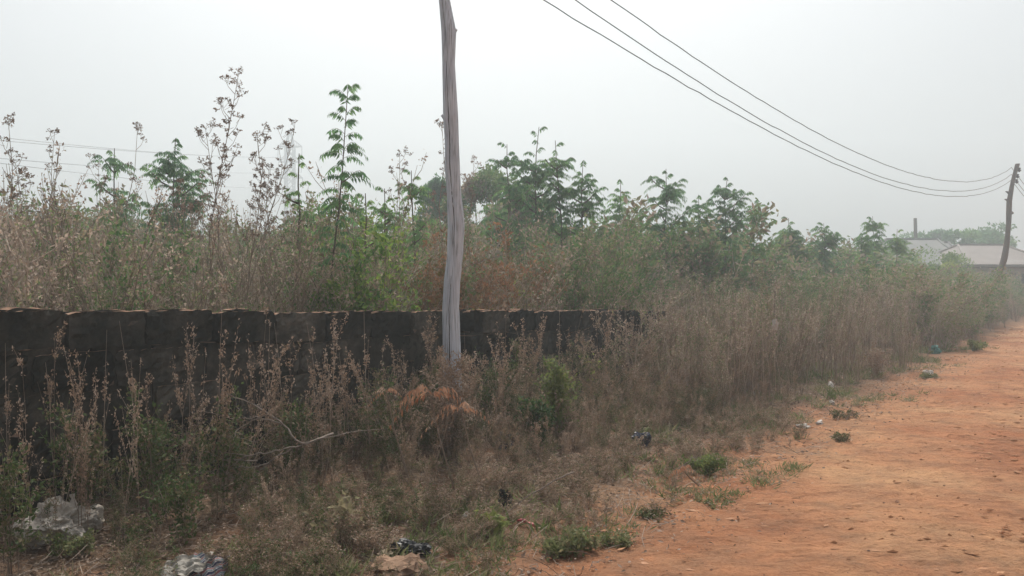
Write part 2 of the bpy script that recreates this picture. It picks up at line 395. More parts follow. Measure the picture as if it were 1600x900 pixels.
# ------------------------------------------------------------------ block wall
WD = norm((.717, 1, 0))                                   # along the wall
WN = np.array([WD[1], -WD[0], 0])                         # towards the road
def wall_pt(Y, s=2.70): return np.array([XS(s, Y), Y, 0.])
def make_wall():
    rng = np.random.RandomState(21); g = Geo()
    Y0, Y1 = 1.9, 10.9; Ls = (Y1 - Y0) / WD[1]; bh, bl, mo, th = .207, .44, .022, .22
    p0 = wall_pt(Y0)
    def top(u): Yc = Y0 + u * WD[1]; return EYE - (.137 + (.30 - .137) * (Yc - 4.6) / 6.) + .004 * math.sin(u * 2.1)
    def slab(u0, u1, w0, w1, z0, z1, tint, nu=6, nw=1, nz=3, amp=.005):
        # a lumpy box in wall coordinates: u along, w into the wall (0 = road face), z up
        us = np.linspace(u0, u1, nu + 1); ws = np.linspace(w0, w1, nw + 1); zs = np.linspace(z0, z1, nz + 1)
        idx = {}; V = []
        def vid(i, j, k):
            if (i, j, k) not in idx:
                q = np.array([us[i], ws[j], zs[k]]) + rng.normal(0, amp, 3) * [.7, 1, .4]
                if i in (0, nu) and k in (0, nz): q += [(.008 if i == 0 else -.008), 0, (.007 if k == 0 else -.007)]
                idx[(i, j, k)] = len(V); V.append(p0 + WD * q[0] - WN * q[1] + np.array([0, 0, q[2]]))
            return idx[(i, j, k)]
        Fc = []
        for i in range(nu):
            for k in range(nz):
                Fc.append([vid(i, 0, k), vid(i + 1, 0, k), vid(i + 1, 0, k + 1), vid(i, 0, k + 1)]); Fc.append([vid(i + 1, nw, k), vid(i, nw, k), vid(i, nw, k + 1), vid(i + 1, nw, k + 1)])
            for j in range(nw):
                Fc.append([vid(i, j, nz), vid(i + 1, j, nz), vid(i + 1, j + 1, nz), vid(i, j + 1, nz)]); Fc.append([vid(i + 1, j, 0), vid(i, j, 0), vid(i, j + 1, 0), vid(i + 1, j + 1, 0)])
        for j in range(nw):
            for k in range(nz):
                Fc.append([vid(0, j + 1, k), vid(0, j, k), vid(0, j, k + 1), vid(0, j + 1, k + 1)]); Fc.append([vid(nu, j, k), vid(nu, j + 1, k), vid(nu, j + 1, k + 1), vid(nu, j, k + 1)])
        g.add(V, Fc, tint)
    gapu = None
    # where the dark gap beside the pole sits
    rat = (732 - 800) / F; Yg = 5.685 / (.717 - rat); gapu = (Yg - Y0) / WD[1]
    for c in range(6):
        u = -(c % 2) * .5 * (bl + mo) + rng.uniform(-.03, .03)
        while u < Ls:
            u1 = min(u + bl * rng.uniform(.97, 1.03), Ls); uu = max(u, 0)
            if u1 - uu > .06:
                zt = top((uu + u1) / 2) - c * (bh + mo) + rng.normal(0, .003); off = rng.normal(0, .010) + (rng.uniform(.008, .030) if c else 0)
                tint = np.clip(rng.normal(.45, .2), 0, 1)
                isgap = c < 3 and abs((uu + u1) / 2 - gapu) < .5 * bl + .02
                parts = [(uu, u1)]
                if c < 3 and uu < gapu + .085 and u1 > gapu - .085: parts = [(uu, gapu - .085 + rng.normal(0, .01)), (gapu + .085 + rng.normal(0, .01), u1)]
                for a, b in parts:
                    if b - a < .03: continue
                    if c == 0:
                        n = max(1, int(round((b - a) / .2))); zt0 = zt + rng.normal(0, .003)
                        slab(a, b, off, off + .045, zt0 - bh, zt0, tint, amp=.006, nu=12, nz=7)
                        slab(a, b, off + .175, off + th, zt0 - bh, zt0 + rng.normal(0, .006), tint, amp=.006, nu=8)
                        for q in range(n + 1):
                            x = a + (b - a) * q / n; x = min(max(x, a + .02), b - .02)
                            slab(x - .02, x + .02, off + .044, off + .176, zt0 - bh, zt0 - .008, tint, nu=1, nw=2, nz=1)
                    else: slab(a, b, off, off + th, zt - bh, zt, tint, nu=12, nz=7, amp=.007)
                # broken crust of render on the top
                if c == 0 and rng.rand() < .25:
                    a = uu + rng.uniform(0, .2); slab(a, a + rng.uniform(.1, .25), off + rng.uniform(.0, .03), off + rng.uniform(.1, .2), zt, zt + rng.uniform(.008, .022), tint, nu=4, nw=2, nz=1, amp=.007)
            u = u1 + mo
    # recessed mortar
    for q in range(30):
        a = Ls * q / 30; b = Ls * (q + 1) / 30
        if a < gapu < b:
            slab(a, gapu - .10, .026, th - .02, -.2, top(a) - bh * .98, .5, nu=3); slab(gapu + .10, b, .026, th - .02, -.2, top(a) - bh * .98, .5, nu=3)
            slab(gapu - .10, gapu + .10, .19, th - .02, -.2, top(a) - .03, .1, nu=2)  # darker tint paints the cavity's shade onto the back of the gap
        else: slab(a, b, .026, th - .02, -.2, top(a) - bh * .98, .5, nu=4)
    m, t, out = new_mat('stained_block'); N = t.nodes; Lk = t.links.new
    ge = N.new('ShaderNodeNewGeometry'); at_ = N.new('ShaderNodeAttribute'); at_.attribute_name = 'tint'
    n1 = N.new('ShaderNodeTexNoise'); n1.inputs['Scale'].default_value = 3.5; n1.inputs['Detail'].default_value = 9; n1.inputs['Roughness'].default_value = .68; Lk(ge.outputs['Position'], n1.inputs[0])
    mp = N.new('ShaderNodeMapping'); mp.inputs['Scale'].default_value = (1, 1, .16); Lk(ge.outputs['Position'], mp.inputs[0])
    n2 = N.new('ShaderNodeTexNoise'); n2.inputs['Scale'].default_value = 9; n2.inputs['Detail'].default_value = 5; Lk(mp.outputs[0], n2.inputs[0])
    ad = N.new('ShaderNodeMath'); ad.operation = 'MULTIPLY_ADD'; Lk(at_.outputs['Fac'], ad.inputs[0]); ad.inputs[1].default_value = .5; Lk(n1.outputs[0], ad.inputs[2])
    ad2 = N.new('ShaderNodeMath'); ad2.operation = 'MULTIPLY_ADD'; Lk(n2.outputs[0], ad2.inputs[0]); ad2.inputs[1].default_value = .3; Lk(ad.outputs[0], ad2.inputs[2])
    r = ramp(t, [(.018, .017, .015), (.045, .042, .034), (.10, .088, .07), (.20, .16, .125)], [.62, .82, .98, 1.18])
    r.color_ramp.elements[0].position = .42
    mr = N.new('ShaderNodeMapRange'); mr.inputs['From Min'].default_value = .42; mr.inputs['From Max'].default_value = 1.28; Lk(ad2.outputs[0], mr.inputs['Value'])
    r = ramp(t, [(.010, .011, .010), (.026, .027, .023), (.065, .060, .050), (.17, .15, .125)], [.16, .42, .64, .90]); Lk(mr.outputs[0], r.inputs[0])
    # dust on upward faces; its tan also paints lit edges onto the course ledges
    sx = N.new('ShaderNodeSeparateXYZ'); Lk(ge.outputs['Normal'], sx.inputs[0])
    up = N.new('ShaderNodeMapRange'); up.inputs['From Min'].default_value = .62; up.inputs['From Max'].default_value = .85; Lk(sx.outputs['Z'], up.inputs['Value'])
    n3 = N.new('ShaderNodeTexNoise'); n3.inputs['Scale'].default_value = 14; n3.inputs['Detail'].default_value = 6; Lk(ge.outputs['Position'], n3.inputs[0])
    rd = ramp(t, [(.13, .085, .06), (.30, .18, .12), (.36, .27, .21)], [.35, .5, .68]); Lk(n3.outputs[0], rd.inputs[0])
    mx = N.new('ShaderNodeMixRGB'); Lk(up.outputs[0], mx.inputs[0]); Lk(r.outputs[0], mx.inputs[1]); Lk(rd.outputs[0], mx.inputs[2])
    p = N.new('ShaderNodeBsdfPrincipled'); p.inputs['Roughness'].default_value = .95; p.inputs['Specular IOR Level'].default_value = .1; Lk(mx.outputs[0], p.inputs['Base Color'])
    b = N.new('ShaderNodeBump'); b.inputs['Strength'].default_value = .8; b.inputs['Distance'].default_value = .012
    n4 = N.new('ShaderNodeTexNoise'); n4.inputs['Scale'].default_value = 35; n4.inputs['Detail'].default_value = 8; Lk(ge.outputs['Position'], n4.inputs[0]); Lk(n4.outputs[0], b.inputs['Height']); Lk(b.outputs[0], p.inputs['Normal'])
    Lk(p.outputs[0], out.inputs[0])
    o = g.build('block_wall', m, loc=tuple(wall_pt(4.5)))
    tag(o, 'low wall of blackened hollow concrete blocks behind the weeds', 'wall')
make_wall()

# ------------------------------------------------------------------ poles and wires
M['grey_wood'] = None
def wood_mat(name, c, crack=.5):
    m, t, out = new_mat(name); N = t.nodes; Lk = t.links.new
    tc = N.new('ShaderNodeTexCoord'); mp = N.new('ShaderNodeMapping'); mp.inputs['Scale'].default_value = (1, 1, .05); Lk(tc.outputs['Object'], mp.inputs[0])
    n = N.new('ShaderNodeTexNoise'); n.inputs['Scale'].default_value = 90; n.inputs['Detail'].default_value = 9; Lk(mp.outputs[0], n.inputs[0])
    r = ramp(t, [tuple(v * .45 for v in c), tuple(v * .88 for v in c), tuple(v * 1.15 for v in c)], [.33, .44, .66]); Lk(n.outputs[0], r.inputs[0])
    n2 = N.new('ShaderNodeTexNoise'); n2.inputs['Scale'].default_value = 2.2; n2.inputs['Detail'].default_value = 4; Lk(tc.outputs['Object'], n2.inputs[0])
    r2 = ramp(t, [(.88, .88, .90), (1.03, 1.02, 1.0)], [.38, .62]); Lk(n2.outputs[0], r2.inputs[0])
    mu = N.new('ShaderNodeMixRGB'); mu.blend_type = 'MULTIPLY'; mu.inputs[0].default_value = 1; Lk(r.outputs[0], mu.inputs[1]); Lk(r2.outputs[0], mu.inputs[2])
    p = N.new('ShaderNodeBsdfPrincipled'); p.inputs['Roughness'].default_value = .8; Lk(mu.outputs[0], p.inputs['Base Color'])
    b = N.new('ShaderNodeBump'); b.inputs['Strength'].default_value = .7; b.inputs['Distance'].default_value = .006; Lk(n.outputs[0], b.inputs['Height']); Lk(b.outputs[0], p.inputs['Normal']); Lk(p.outputs[0], out.inputs[0])
    return m
M['grey_wood'] = wood_mat('weathered_wood', (.63, .675, .74))
M['dark_wood'] = wood_mat('dark_pole_wood', (.12, .085, .07))
M['crack'] = noise_mat('crack_shade', [(.03, .028, .027), (.06, .055, .05)], 40, bump=0)

def shaped_pole(cx, rad, zs, sides=20, seed=0, crack_at=None):
    """cx: (n,3) centres; organic section with a bulge; crack: a V groove pressed into the surface at angle crack_at(z)"""
    rng = np.random.RandomState(seed); n = len(cx); a = np.arange(sides) * 2 * np.pi / sides; g = Geo()
    V = []
    ph = rng.uniform(0, 6, 4)
    for i in range(n):
        rr = rad[i] * (1 + .03 * np.sin(2 * a + ph[0] + zs[i] * .7) + .018 * np.sin(3 * a + ph[1] - zs[i] * 1.1) + rng.normal(0, .006, sides))
        if crack_at is not None:
            d = (a - crack_at(zs[i]) + np.pi) % (2 * np.pi) - np.pi; rr = rr - .008 * np.exp(-(d / (2 * np.pi / sides * .5)) ** 2)
        V.append(cx[i] + np.stack([np.cos(a) * rr, np.sin(a) * rr, 0 * a], 1))
    V = np.concatenate(V); i = np.arange(n - 1)[:, None] * sides; j = np.arange(sides)[None, :]; j2 = (j + 1) % sides
    g.add(V, np.stack([i + j, i + j2, i + sides + j2, i + sides + j], -1).reshape(-1, 4)); g.add(V[-sides:], np.array([list(range(sides))]))
    return g

def near_pole():
    Y = 6.45; px = np.array([694.5, 701.5, 701, 704, 706, 706.5, 709, 712.5, 710.5, 706, 704, 706, 708, 710]); py = np.array([0, 50, 100, 180, 225, 260, 300, 350, 400, 440, 480, 560, 640, 720])
    wd = np.array([17.5, 23.5, 20, 24, 22.5, 24.5, 23, 27.5, 25.5, 26.5, 27, 29, 29, 30.])
    b = at(707, 700, Y); base = np.array([b[0], Y, 0.]); base[2] = float(G(base[0], Y)) - .05
    ysamp = np.linspace(745, 0, 60); cx = np.interp(ysamp, py, px); ww = np.interp(ysamp, py, wd)
    X = (cx - 800) / F * Y; Z = EYE - (ysamp - 450) / F * Y; r = ww / 2 / F * Y
    top = np.linspace(0, 1, 14)[1:]
    Z2 = Z[-1] + top * 1.9; X2 = X[-1] - .02 * top * 3 + .03 * np.sin(top * 3); r2 = r[-1] * (1 - .25 * top)
    X = np.concatenate([X, X2]); Z = np.concatenate([Z, Z2]); r = np.concatenate([r, r2])
    e = empty('wooden_pole', base, 'tall bare grey tree-trunk utility pole with a long crack, in front of the wall', 'utility pole')
    C = np.stack([X - base[0], 0 * X + .02 * np.sin(Z * 1.3), Z - base[2]], 1)
    # finer sides so the groove reads
    g = shaped_pole(C, r, Z, 44, 3, lambda z: -1.85 + .16 * math.sin(z * 1.1) + .05 * math.sin(z * 5))
    g.build('shaft', M['grey_wood'], e, smooth=True)
    g = Geo(); rr_ = np.random.RandomState(8); zz = np.linspace(Z[0] + .5, Z[-1], 150); an = -1.85 + .16 * np.sin(zz * 1.1) + .05 * np.sin(zz * 5) + rr_.normal(0, .015, 150)
    cxx = np.interp(zz, Z, X) - base[0]; rrr = np.interp(zz, Z, r) - .004; tube(g, np.stack([cxx + np.cos(an) * rrr, .02 * np.sin(zz * 1.3) + np.sin(an) * rrr, zz - base[2]], 1), .0035 + .002 * np.sin(zz * 3.1), 5); g.build('crack', M['crack'], e)  # dark tube laid in the groove stands in for the crack's shade
    for (kx, ky, sx) in ((713, 47, 1), (691, 181, -1), (717, 322, 1), (722, 395, 1), (697, 268, -1)):
        p = at(kx, ky, Y) - base; g = Geo(); q = p - np.array([sx * .045, 0, .05])
        tube(g, [q, p - np.array([sx * .015, 0, .012]), p + np.array([sx * .004, -.004, .006])], [.030, .016, .010], 9, cap=True); g.build('knot', M['grey_wood'], e, smooth=True)
near_pole()

FARP = 33.0
def far_pole():
    pts = [(1556, 442), (1562, 425), (1569, 405), (1573, 382), (1576, 350), (1577, 315), (1582, 285), (1590, 256)]
    P = np.array([at(a, b, FARP) for a, b in pts]); bx = at(1547, 478, FARP)
    base = np.array([bx[0], FARP, float(G(bx[0], FARP))]); P = np.vstack([base + [0, 0, -.05], P])
    zs = np.linspace(P[0, 2], P[-1, 2], 30); C = np.stack([np.interp(zs, P[:, 2], P[:, 0]), np.full(30, FARP), zs], 1)
    e = empty('leaning_pole', base, 'crooked dark leaning utility pole by the roofs at the far end of the road', 'utility pole')
    g = shaped_pole(C - base, np.linspace(.125, .085, 30) * (1 + .1 * np.sin(zs * 3)), zs, 12, 5); g.build('shaft', M['dark_wood'], e, smooth=True)
    wires = []
    mi = noise_mat('insulator_glaze', [(.03, .025, .02), (.06, .05, .045)], 10, rough=.3, bump=0)
    for (ax, ay) in ((1592.5, 265), (1590, 275), (1588.5, 283)):
        p = at(ax, ay, FARP) - base; g = Geo(); zz = np.array([-.10, -.07, -.06, -.02, -.01, .03, .04, .08]); rr = np.array([.03, .03, .075, .075, .045, .045, .07, .035])
        tube(g, p + np.stack([0 * zz, 0 * zz, zz], 1), rr, 10, cap=True); tube(g, [p + [-.12, 0, -.05], p + [0, 0, -.05]], .02, 5, cap=True); ins = g.build('insulator', mi, e, smooth=True)
    for (ax, ay) in ((1574, 300), (1572.5, 312), (1579, 330)):
        g = Geo(); p = at(ax, ay, FARP) - base; tube(g, [p + [.1, 0, -.1], p, p + [-.07, 0, .02]], [.05, .04, .02], 7, cap=True); g.build('branch_stub', M['dark_wood'], e)
far_pole()

M['wire'] = noise_mat('aluminium_wire', [(.09, .09, .10), (.16, .16, .17)], 3, rough=.5, bump=0)
def wires():
    # the wires run in one vertical plane from the leaning pole back over the near ground
    a0 = np.array([20.5, 33.0]); a1 = np.array([.8, 14.0]); d = (a1 - a0); L = np.linalg.norm(d); d /= L
    tr = [('highest', [(1580, 274), (1540, 276), (1480, 276), (1420, 268), (1370, 255), (1250, 195), (1130, 122), (1060, 72), (958, 0)], (1590, 265)),
          ('middle', [(1575, 285), (1530, 291), (1480, 292), (1420, 286), (1370, 276), (1290, 244), (1180, 185), (1060, 105), (900, 0)], (1588, 275)),
          ('lowest', [(1573, 292), (1540, 299), (1490, 302), (1440, 299), (1370, 286), (1290, 253), (1170, 188), (1040, 110), (845, 0)], (1586, 283))]
    for k, (nm, pts, att) in enumerate(tr):
        U = []; Z = []
        for (px, py) in pts + [att]:
            m = (px - 800) / F      # X = m*Y on the plane a0 + u d
            u = (m * a0[1] - a0[0]) / (d[0] - m * d[1]); Y = a0[1] + u * d[1]; U.append(u); Z.append(EYE - (py - 450) / F * Y)
        U = np.array(U); Z = np.array(Z); o = np.argsort(U); c = np.polyfit(U[o], Z[o], 3, w=np.where(U[o] < 1, 4, 1)); c2 = np.polyfit(U[o], Z[o], 2)
        us = np.linspace(0, U.max(), 70); zs = np.polyval(c, us); zs += (Z[-1] - zs[0]) * np.exp(-us / 2.)
        ue = np.linspace(U.max(), U.max() + 14, 20)[1:]; s0 = (zs[-1] - zs[-2]) / (us[1] - us[0]); ze = zs[-1] + s0 * (ue - U.max()) + .012 * (ue - U.max()) ** 2
        us = np.concatenate([us, ue]); zs = np.concatenate([zs, ze]); P = np.stack([a0[0] + d[0] * us, a0[1] + d[1] * us, zs], 1)
        # onward past the pole to the next span
        v = np.linspace(1, 24, 18); P2 = np.stack([a0[0] - d[0] * v * .86 + .0 * v, a0[1] - d[1] * v, P[0, 2] - .17 * v + .007 * v * v], 1)[::-1]
        P = np.vstack([P2, P]); g = Geo(); wob = np.random.RandomState(k).normal(0, .006, len(P)); P[:, 2] += wob
        tube(g, P, .0105, 5); loc = tuple(P[len(P2)]); ob = g.build('power_cable', M['wire'], loc=loc, smooth=True)
        tag(ob, {'highest': 'highest of three sagging wires running to the crooked far pole', 'middle': 'middle one of three sagging wires running to the crooked far pole', 'lowest': 'lowest and longest-looking of three sagging wires to the crooked far pole'}[nm], 'cable', 'wires of the roadside power line')
wires()

def pylon():
    D = 165.; base = at(453, 450, D); base[2] = 0; H = EYE + (450 - 203) / F * D
    e = empty('pylon', base, 'distant steel lattice pylon fading in the haze behind seed stalks', 'pylon')
    ms = noise_mat('galvanised_steel', [(.10, .105, .11), (.16, .165, .17)], 1, rough=.6, bump=0)
    g = Geo(); hw = lambda z: 1.75 - .95 * min(z / (H * .55), 1) - .0 * z if z < H * .9 else .8 * (H - z) / (H * .1) + .05
    lv = np.linspace(0, H, 19)
    for sx in (-1, 1):
        for sy in (-1, 1):
            tube(g, [[sx * hw(z), sy * hw(z), z] for z in lv],   .16, 4)
    for a, b in zip(lv[:-1], lv[1:]):
        for (s1, s2) in (((-1, -1), (1, -1)), ((1, -1), (1, 1)), ((1, 1), (-1, 1)), ((-1, 1), (-1, -1))):
            tube(g, [[s1[0] * hw(a), s1[1] * hw(a), a], [s2[0] * hw(b), s2[1] * hw(b), b]], .09, 3); tube(g, [[s2[0] * hw(a), s2[1] * hw(a), a], [s1[0] * hw(b), s1[1] * hw(b), b]], .09, 3)
    g.build('tower', ms, e)
    arms = []
    for (py, w_) in ((229, 2.45), (253, 2.3), (278, 2.6)):
        z = EYE + (450 - py) / F * D
        for sx in (-1, 1):
            g = Geo(); tip = np.array([sx * w_, 0, z])
            for sy in (-1, 1): tube(g, [[sx * .8, sy * .8, z], tip], .13, 4); tube(g, [[sx * .8, sy * .8, z + 1.3], tip], .10, 4)
            for f in (.3, .6): tube(g, [[sx * (.8 + (w_ - .8) * f), 0, z], [sx * (.8 + (w_ - .8) * f), 0, z + 1.2 * (1 - f)]], .05, 3)
            arm = g.build('cross_arm', ms, e)
            g = Geo(); tube(g, [tip, tip - [0, 0, 2.2]], .08, 5); i_ = g.build('insulator_string', ms, arm); arms.append((base + tip - [0, 0, 2.2], sx, py))
    ends = {229: (-20, 208), 253: (-20, 242), 278: (-20, 247)}
    lab = {(229, -1): 'upper faint transmission wire crossing the hazy sky at left', (253, -1): 'faint transmission wire in the middle of the left sky', (278, -1): 'lowest faint transmission wire crossing behind the left seed stalks', (229, 1): 'second faint transmission wire just under the upper one at left'}
    for p, sx, py in arms:
        if (py, sx) not in lab: continue
        q = at(-60, ends[py][1] + (6 if sx > 0 else 0), 70.); t = np.linspace(0, 1, 40)[:, None]; P = p + (q - p) * t; P[:, 2] -= 1.2 * 4 * t[:, 0] * (1 - t[:, 0]) * .5
        g = Geo(); tube(g, P, .032, 4); ob = g.build('transmission_cable', ms, loc=tuple(P[0])); tag(ob, lab[(py, sx)], 'cable', 'transmission wires in the haze')
pylon()

# ------------------------------------------------------------------ houses
M['zinc'] = None
def roof_mat(name, cols):
    m, t, out = new_mat(name); N = t.nodes; Lk = t.links.new
    tc = N.new('ShaderNodeTexCoord'); n = N.new('ShaderNodeTexNoise'); n.inputs['Scale'].default_value = .5; n.inputs['Detail'].default_value = 8; n.inputs['Roughness'].default_value = .65; Lk(tc.outputs['Object'], n.inputs[0])
    r = ramp(t, cols, [.35, .5, .65]); Lk(n.outputs[0], r.inputs[0]); p = N.new('ShaderNodeBsdfPrincipled'); p.inputs['Roughness'].default_value = .6; p.inputs['Metallic'].default_value = .0; Lk(r.outputs[0], p.inputs['Base Color'])
    wv = N.new('ShaderNodeTexWave'); wv.inputs['Scale'].default_value = 4.; wv.bands_direction = 'X'; Lk(tc.outputs['Object'], wv.inputs[0]); b = N.new('ShaderNodeBump'); b.inputs['Strength'].default_value = .5; b.inputs['Distance'].default_value = .03
    Lk(wv.outputs[0], b.inputs['Height']); Lk(b.outputs[0], p.inputs['Normal']); Lk(p.outputs[0], out.inputs[0]); return m
def house(px0, px1, rid0, rid1, eave_py, ridge_py, Y, depth, label, cols, wallcol):
    x0, x1 = at(px0, 450, Y)[0], at(px1, 450, Y)[0]; Yr = Y + depth / 2
    r0, r1 = at(rid0, 450, Yr)[0], at(rid1, 450, Yr)[0]; ze = at(0, eave_py, Y)[2]; zr = at(0, ridge_py, Yr)[2]
    c = np.array([(x0 + x1) / 2, Yr, .1]); e = empty('house', c, label, 'house')
    mw = noise_mat('house_plaster', [tuple(v * .7 for v in wallcol), wallcol], 1.2, bump=.2); mr = roof_mat('zinc_roof', cols); md = noise_mat('fascia_wood', [(.05, .045, .04), (.09, .08, .07)], 5)
    g = Geo(); ov = .45; W = x1 - x0 - 2 * ov; Dp = depth - 2 * ov; H = ze - .1; th = .2
    # walls as four slabs with window and door openings built from pieces in the front
    box(g, (0, Dp / 2 - th / 2, H / 2), (W, th, H)); box(g, (-W / 2 + th / 2, 0, H / 2), (th, Dp - 2 * th - .006, H)); box(g, (W / 2 - th / 2, 0, H / 2), (th, Dp - 2 * th - .006, H))
    ops = [(-W * .32, 1.2, .95, 2.05), (0, .95, 0, 2.1), (W * .32, 1.2, .95, 2.05)]; xa = -W / 2
    for (cx, ww, z0, z1) in ops:
        a, b = cx - ww / 2, cx + ww / 2
        box(g, ((xa + a) / 2, -Dp / 2 + th / 2, H / 2), (a - xa, th, H)); box(g, (cx, -Dp / 2 + th / 2, (z1 + H) / 2), (ww - .004, th, H - z1))
        if z0 > 0: box(g, (cx, -Dp / 2 + th / 2, z0 / 2), (ww - .004, th, z0))
        xa = b
    box(g, ((xa + W / 2) / 2, -Dp / 2 + th / 2, H / 2), (W / 2 - xa, th, H)); g.build('wall', mw, e)
    mdark = noise_mat('window_glass', [(.02, .025, .03), (.04, .045, .05)], 2, rough=.15, bump=0)
    for (cx, ww, z0, z1) in ops:
        if z0 > 0:
            g = Geo(); 
            for sx in (-1, 0, 1): box(g, (cx + sx * (ww / 2 - .035), -Dp / 2 + .1, (z0 + z1) / 2), (.06, .06, z1 - z0))
            wn = g.build('window', md, e); g = Geo(); box(g, (cx, -Dp / 2 + .14, (z0 + z1) / 2), (ww - .14, .012, z1 - z0)); g.build('pane', mdark, wn)
        else: g = Geo(); box(g, (cx, -Dp / 2 + .1, (z0 + z1) / 2), (ww - .01, .05, z1 - z0 - .01)); g.build('door', md, e)
    g = Geo(); A = [[x0 - c[0], -depth / 2, ze - .1], [x1 - c[0], -depth / 2, ze - .1], [x1 - c[0], depth / 2, ze - .1], [x0 - c[0], depth / 2, ze - .1], [r0 - c[0], 0, zr - .1], [r1 - c[0], 0, zr - .1]]
    A = np.array(A); Bm = A.copy(); Bm[:, 2] -= .05; V = np.vstack([A, Bm])
    g.add(V, [[0, 1, 5, 4], [2, 3, 4, 5], [7, 6, 10, 11], [9, 8, 11, 10], [0, 6, 7, 1], [1, 7, 8, 2], [2, 8, 9, 3], [3, 9, 6, 0]]); g.add(V, [[1, 2, 5], [3, 0, 4], [8, 7, 11], [6, 9, 10]])
    rf = g.build('roof', mr, e)
    g = Geo()
    for a, b in ((0, 1), (1, 2), (2, 3), (3, 0)):
        p, q = A[a], A[b]; tube(g, [p + [0, 0, -.12], q + [0, 0, -.12]], .10, 4, cap=True)
    g.build('fascia', md, e)
    g = Geo()
    for a, b in ((4, 5), (0, 4), (3, 4), (1, 5), (2, 5)): tube(g, [A[a] + [0, 0, .02], A[b] + [0, 0, .02]], .07, 6)
    g.build('ridge_cap', mr, rf)
house(1330, 1514, 1385, 1464, 413, 374, 47, 8.0, 'grey zinc hip-roofed house half hidden by green bushes, left of the pinkish roof', [(.11, .12, .12), (.145, .155, .15), (.19, .20, .19)], (.30, .28, .25))
house(1512, 1655, 1497, 1567, 413, 383, 44, 7.5, 'house with a pinkish-grey hipped metal roof behind the crooked far pole', [(.16, .135, .125), (.21, .18, .165), (.26, .235, .22)], (.26, .25, .25))
# small rear wing of the second house is part of the look: a peaked annex
house(1462, 1508, 1474, 1482, 405, 379, 52, 5.0, 'small peaked grey roof wedged between the two larger house roofs', [(.12, .12, .12), (.16, .16, .16), (.20, .20, .19)], (.28, .26, .24))
def mast():
    p = at(1433, 450, 60); p[2] = 0; g = Geo(); tp = at(1430, 341, 60) - p; cx = np.linspace(0, 1, 12)[:, None] * tp
    sh = shaped_pole(cx, np.full(12, .12), cx[:, 2], 10, 9); o = sh.build('wooden_post', M['dark_wood'], loc=(0, 0, 0)); o.location = tuple(p)
    tag(o, 'thick bare post top rising behind the grey hip roof', 'post')
mast()

# ------------------------------------------------------------------ far trees
def crown_tree(rng, h, w_, trunk_h, lumps=9, n=2600, ls=.22, mat='leaf_neem', tb=.3, flat=.6, r0=.16):
    tr = Geo(); cr = Geo(); tt = np.linspace(0, 1, 6)[:, None]; P = tt * np.array([rng.normal(0, .05) * h, 0, trunk_h]) ; tube(tr, P, r0 * (1 - .4 * tt[:, 0]), 8)
    for i in range(lumps):
        a = i * 2.4 + rng.uniform(-.4, .4); rr = w_ * .5 * math.sqrt(rng.uniform(.05, .75)); c = np.array([math.cos(a) * rr, math.sin(a) * rr, trunk_h + (h - trunk_h) * rng.uniform(.25, .85) * (1.05 - .45 * (rr / (w_ * .5)) ** 2)])
        m_ = (P[-1] + c) / 2 + [0, 0, -.1 * h * .3]; tube(tr, [P[-2], m_, c], [r0 * .5, r0 * .3, r0 * .1], 5)
        R = w_ * rng.uniform(.15, .26); k = n // lumps
        d = rng.normal(0, 1, (k, 3)); d /= np.linalg.norm(d, axis=1)[:, None]; q = c + d * (R * rng.uniform(.3, 1., (k, 1)) ** .5) * [1, 1, flat] * (1 + .25 * np.sin(d[:, :1] * 5 + i) * np.sin(d[:, 1:2] * 4 + i))
        q[:, 2] = np.maximum(q[:, 2], trunk_h * .6)
        leaves(cr, q, rng.normal(0, 1, (k, 3)) + d * .7, rng.normal(0, 1, (k, 3)), ls * rng.uniform(.6, 1.3, k), ls * .5 * rng.uniform(.7, 1.2, k), np.clip(tb + rng.normal(0, .18) + rng.normal(0, .1, k), 0, 1), 1)
    fit(tr, cr, h)
    return tr, cr
ftrees = [  # px, top py, Y, width px, trunk frac, lumps, label
    (1425, 361, 62, 62, .4, 9, 'low dark tree crown showing behind the grey hip roof and post'),
    (1466, 358, 64, 46, .4, 7, 'dark rounded tree crown directly above the small peaked roof'),
    (1502, 357, 58, 60, .35, 9, 'dark spreading tree between the low crowns and the layered taller tree'),
    (1536, 346, 60, 82, .45, 12, 'taller tree with layered flat branches behind the pinkish metal roof'),
    (1563, 362, 66, 40, .4, 6, 'small dark tree just left of the crooked far pole'),
    (1586, 388, 55, 40, .3, 7, 'dark shrub-like tree sloping behind the right roof end, right of the far pole'),
    (1604, 380, 60, 34, .3, 6, 'dark tree cut off by the right edge of the picture, beyond the roofs'),
]
for i, (px, py, Y, wpx, tf, lumps, lab) in enumerate(ftrees):
    rng = np.random.RandomState(300 + i); b = at(px, 450, Y); b[2] = .1; h = (450 - py) / F * Y + EYE; W_ = wpx / F * Y
    a, c = crown_tree(rng, h, W_, h * tf, lumps, 2200, .26, tb=.22, flat=.5 if i != 3 else .3, r0=.13); put_tree('broadleaf_tree', a, c, b, lab, 'tree', [M['bark'], M['leaf_neem']], 'trees beyond the houses')
for i, (px, py, Y, wpx, tf, lab) in enumerate([(683, 277, 24, 62, .2, 'round dark bush-like tree just left of the grey pole'), (748, 258, 21, 105, .12, 'broad dome-shaped dark tree just right of the grey pole'), (815, 268, 20, 120, .12, 'broad dull-green tree mass under the tallest neem right of the pole')]):
    rng = np.random.RandomState(340 + i); b = at(px, 450, Y); b[2] = .1; h = (450 - py) / F * Y + EYE; W_ = wpx / F * Y
    a, c = crown_tree(rng, h, W_, h * tf, 16, 15000, .10, tb=.30, flat=.95, r0=.06, mat='leaf_neem'); put_tree('bushy_tree', a, c, b, lab, 'tree', [M['bark'], M['leaf_brush'] if i else M['leaf_neem']])

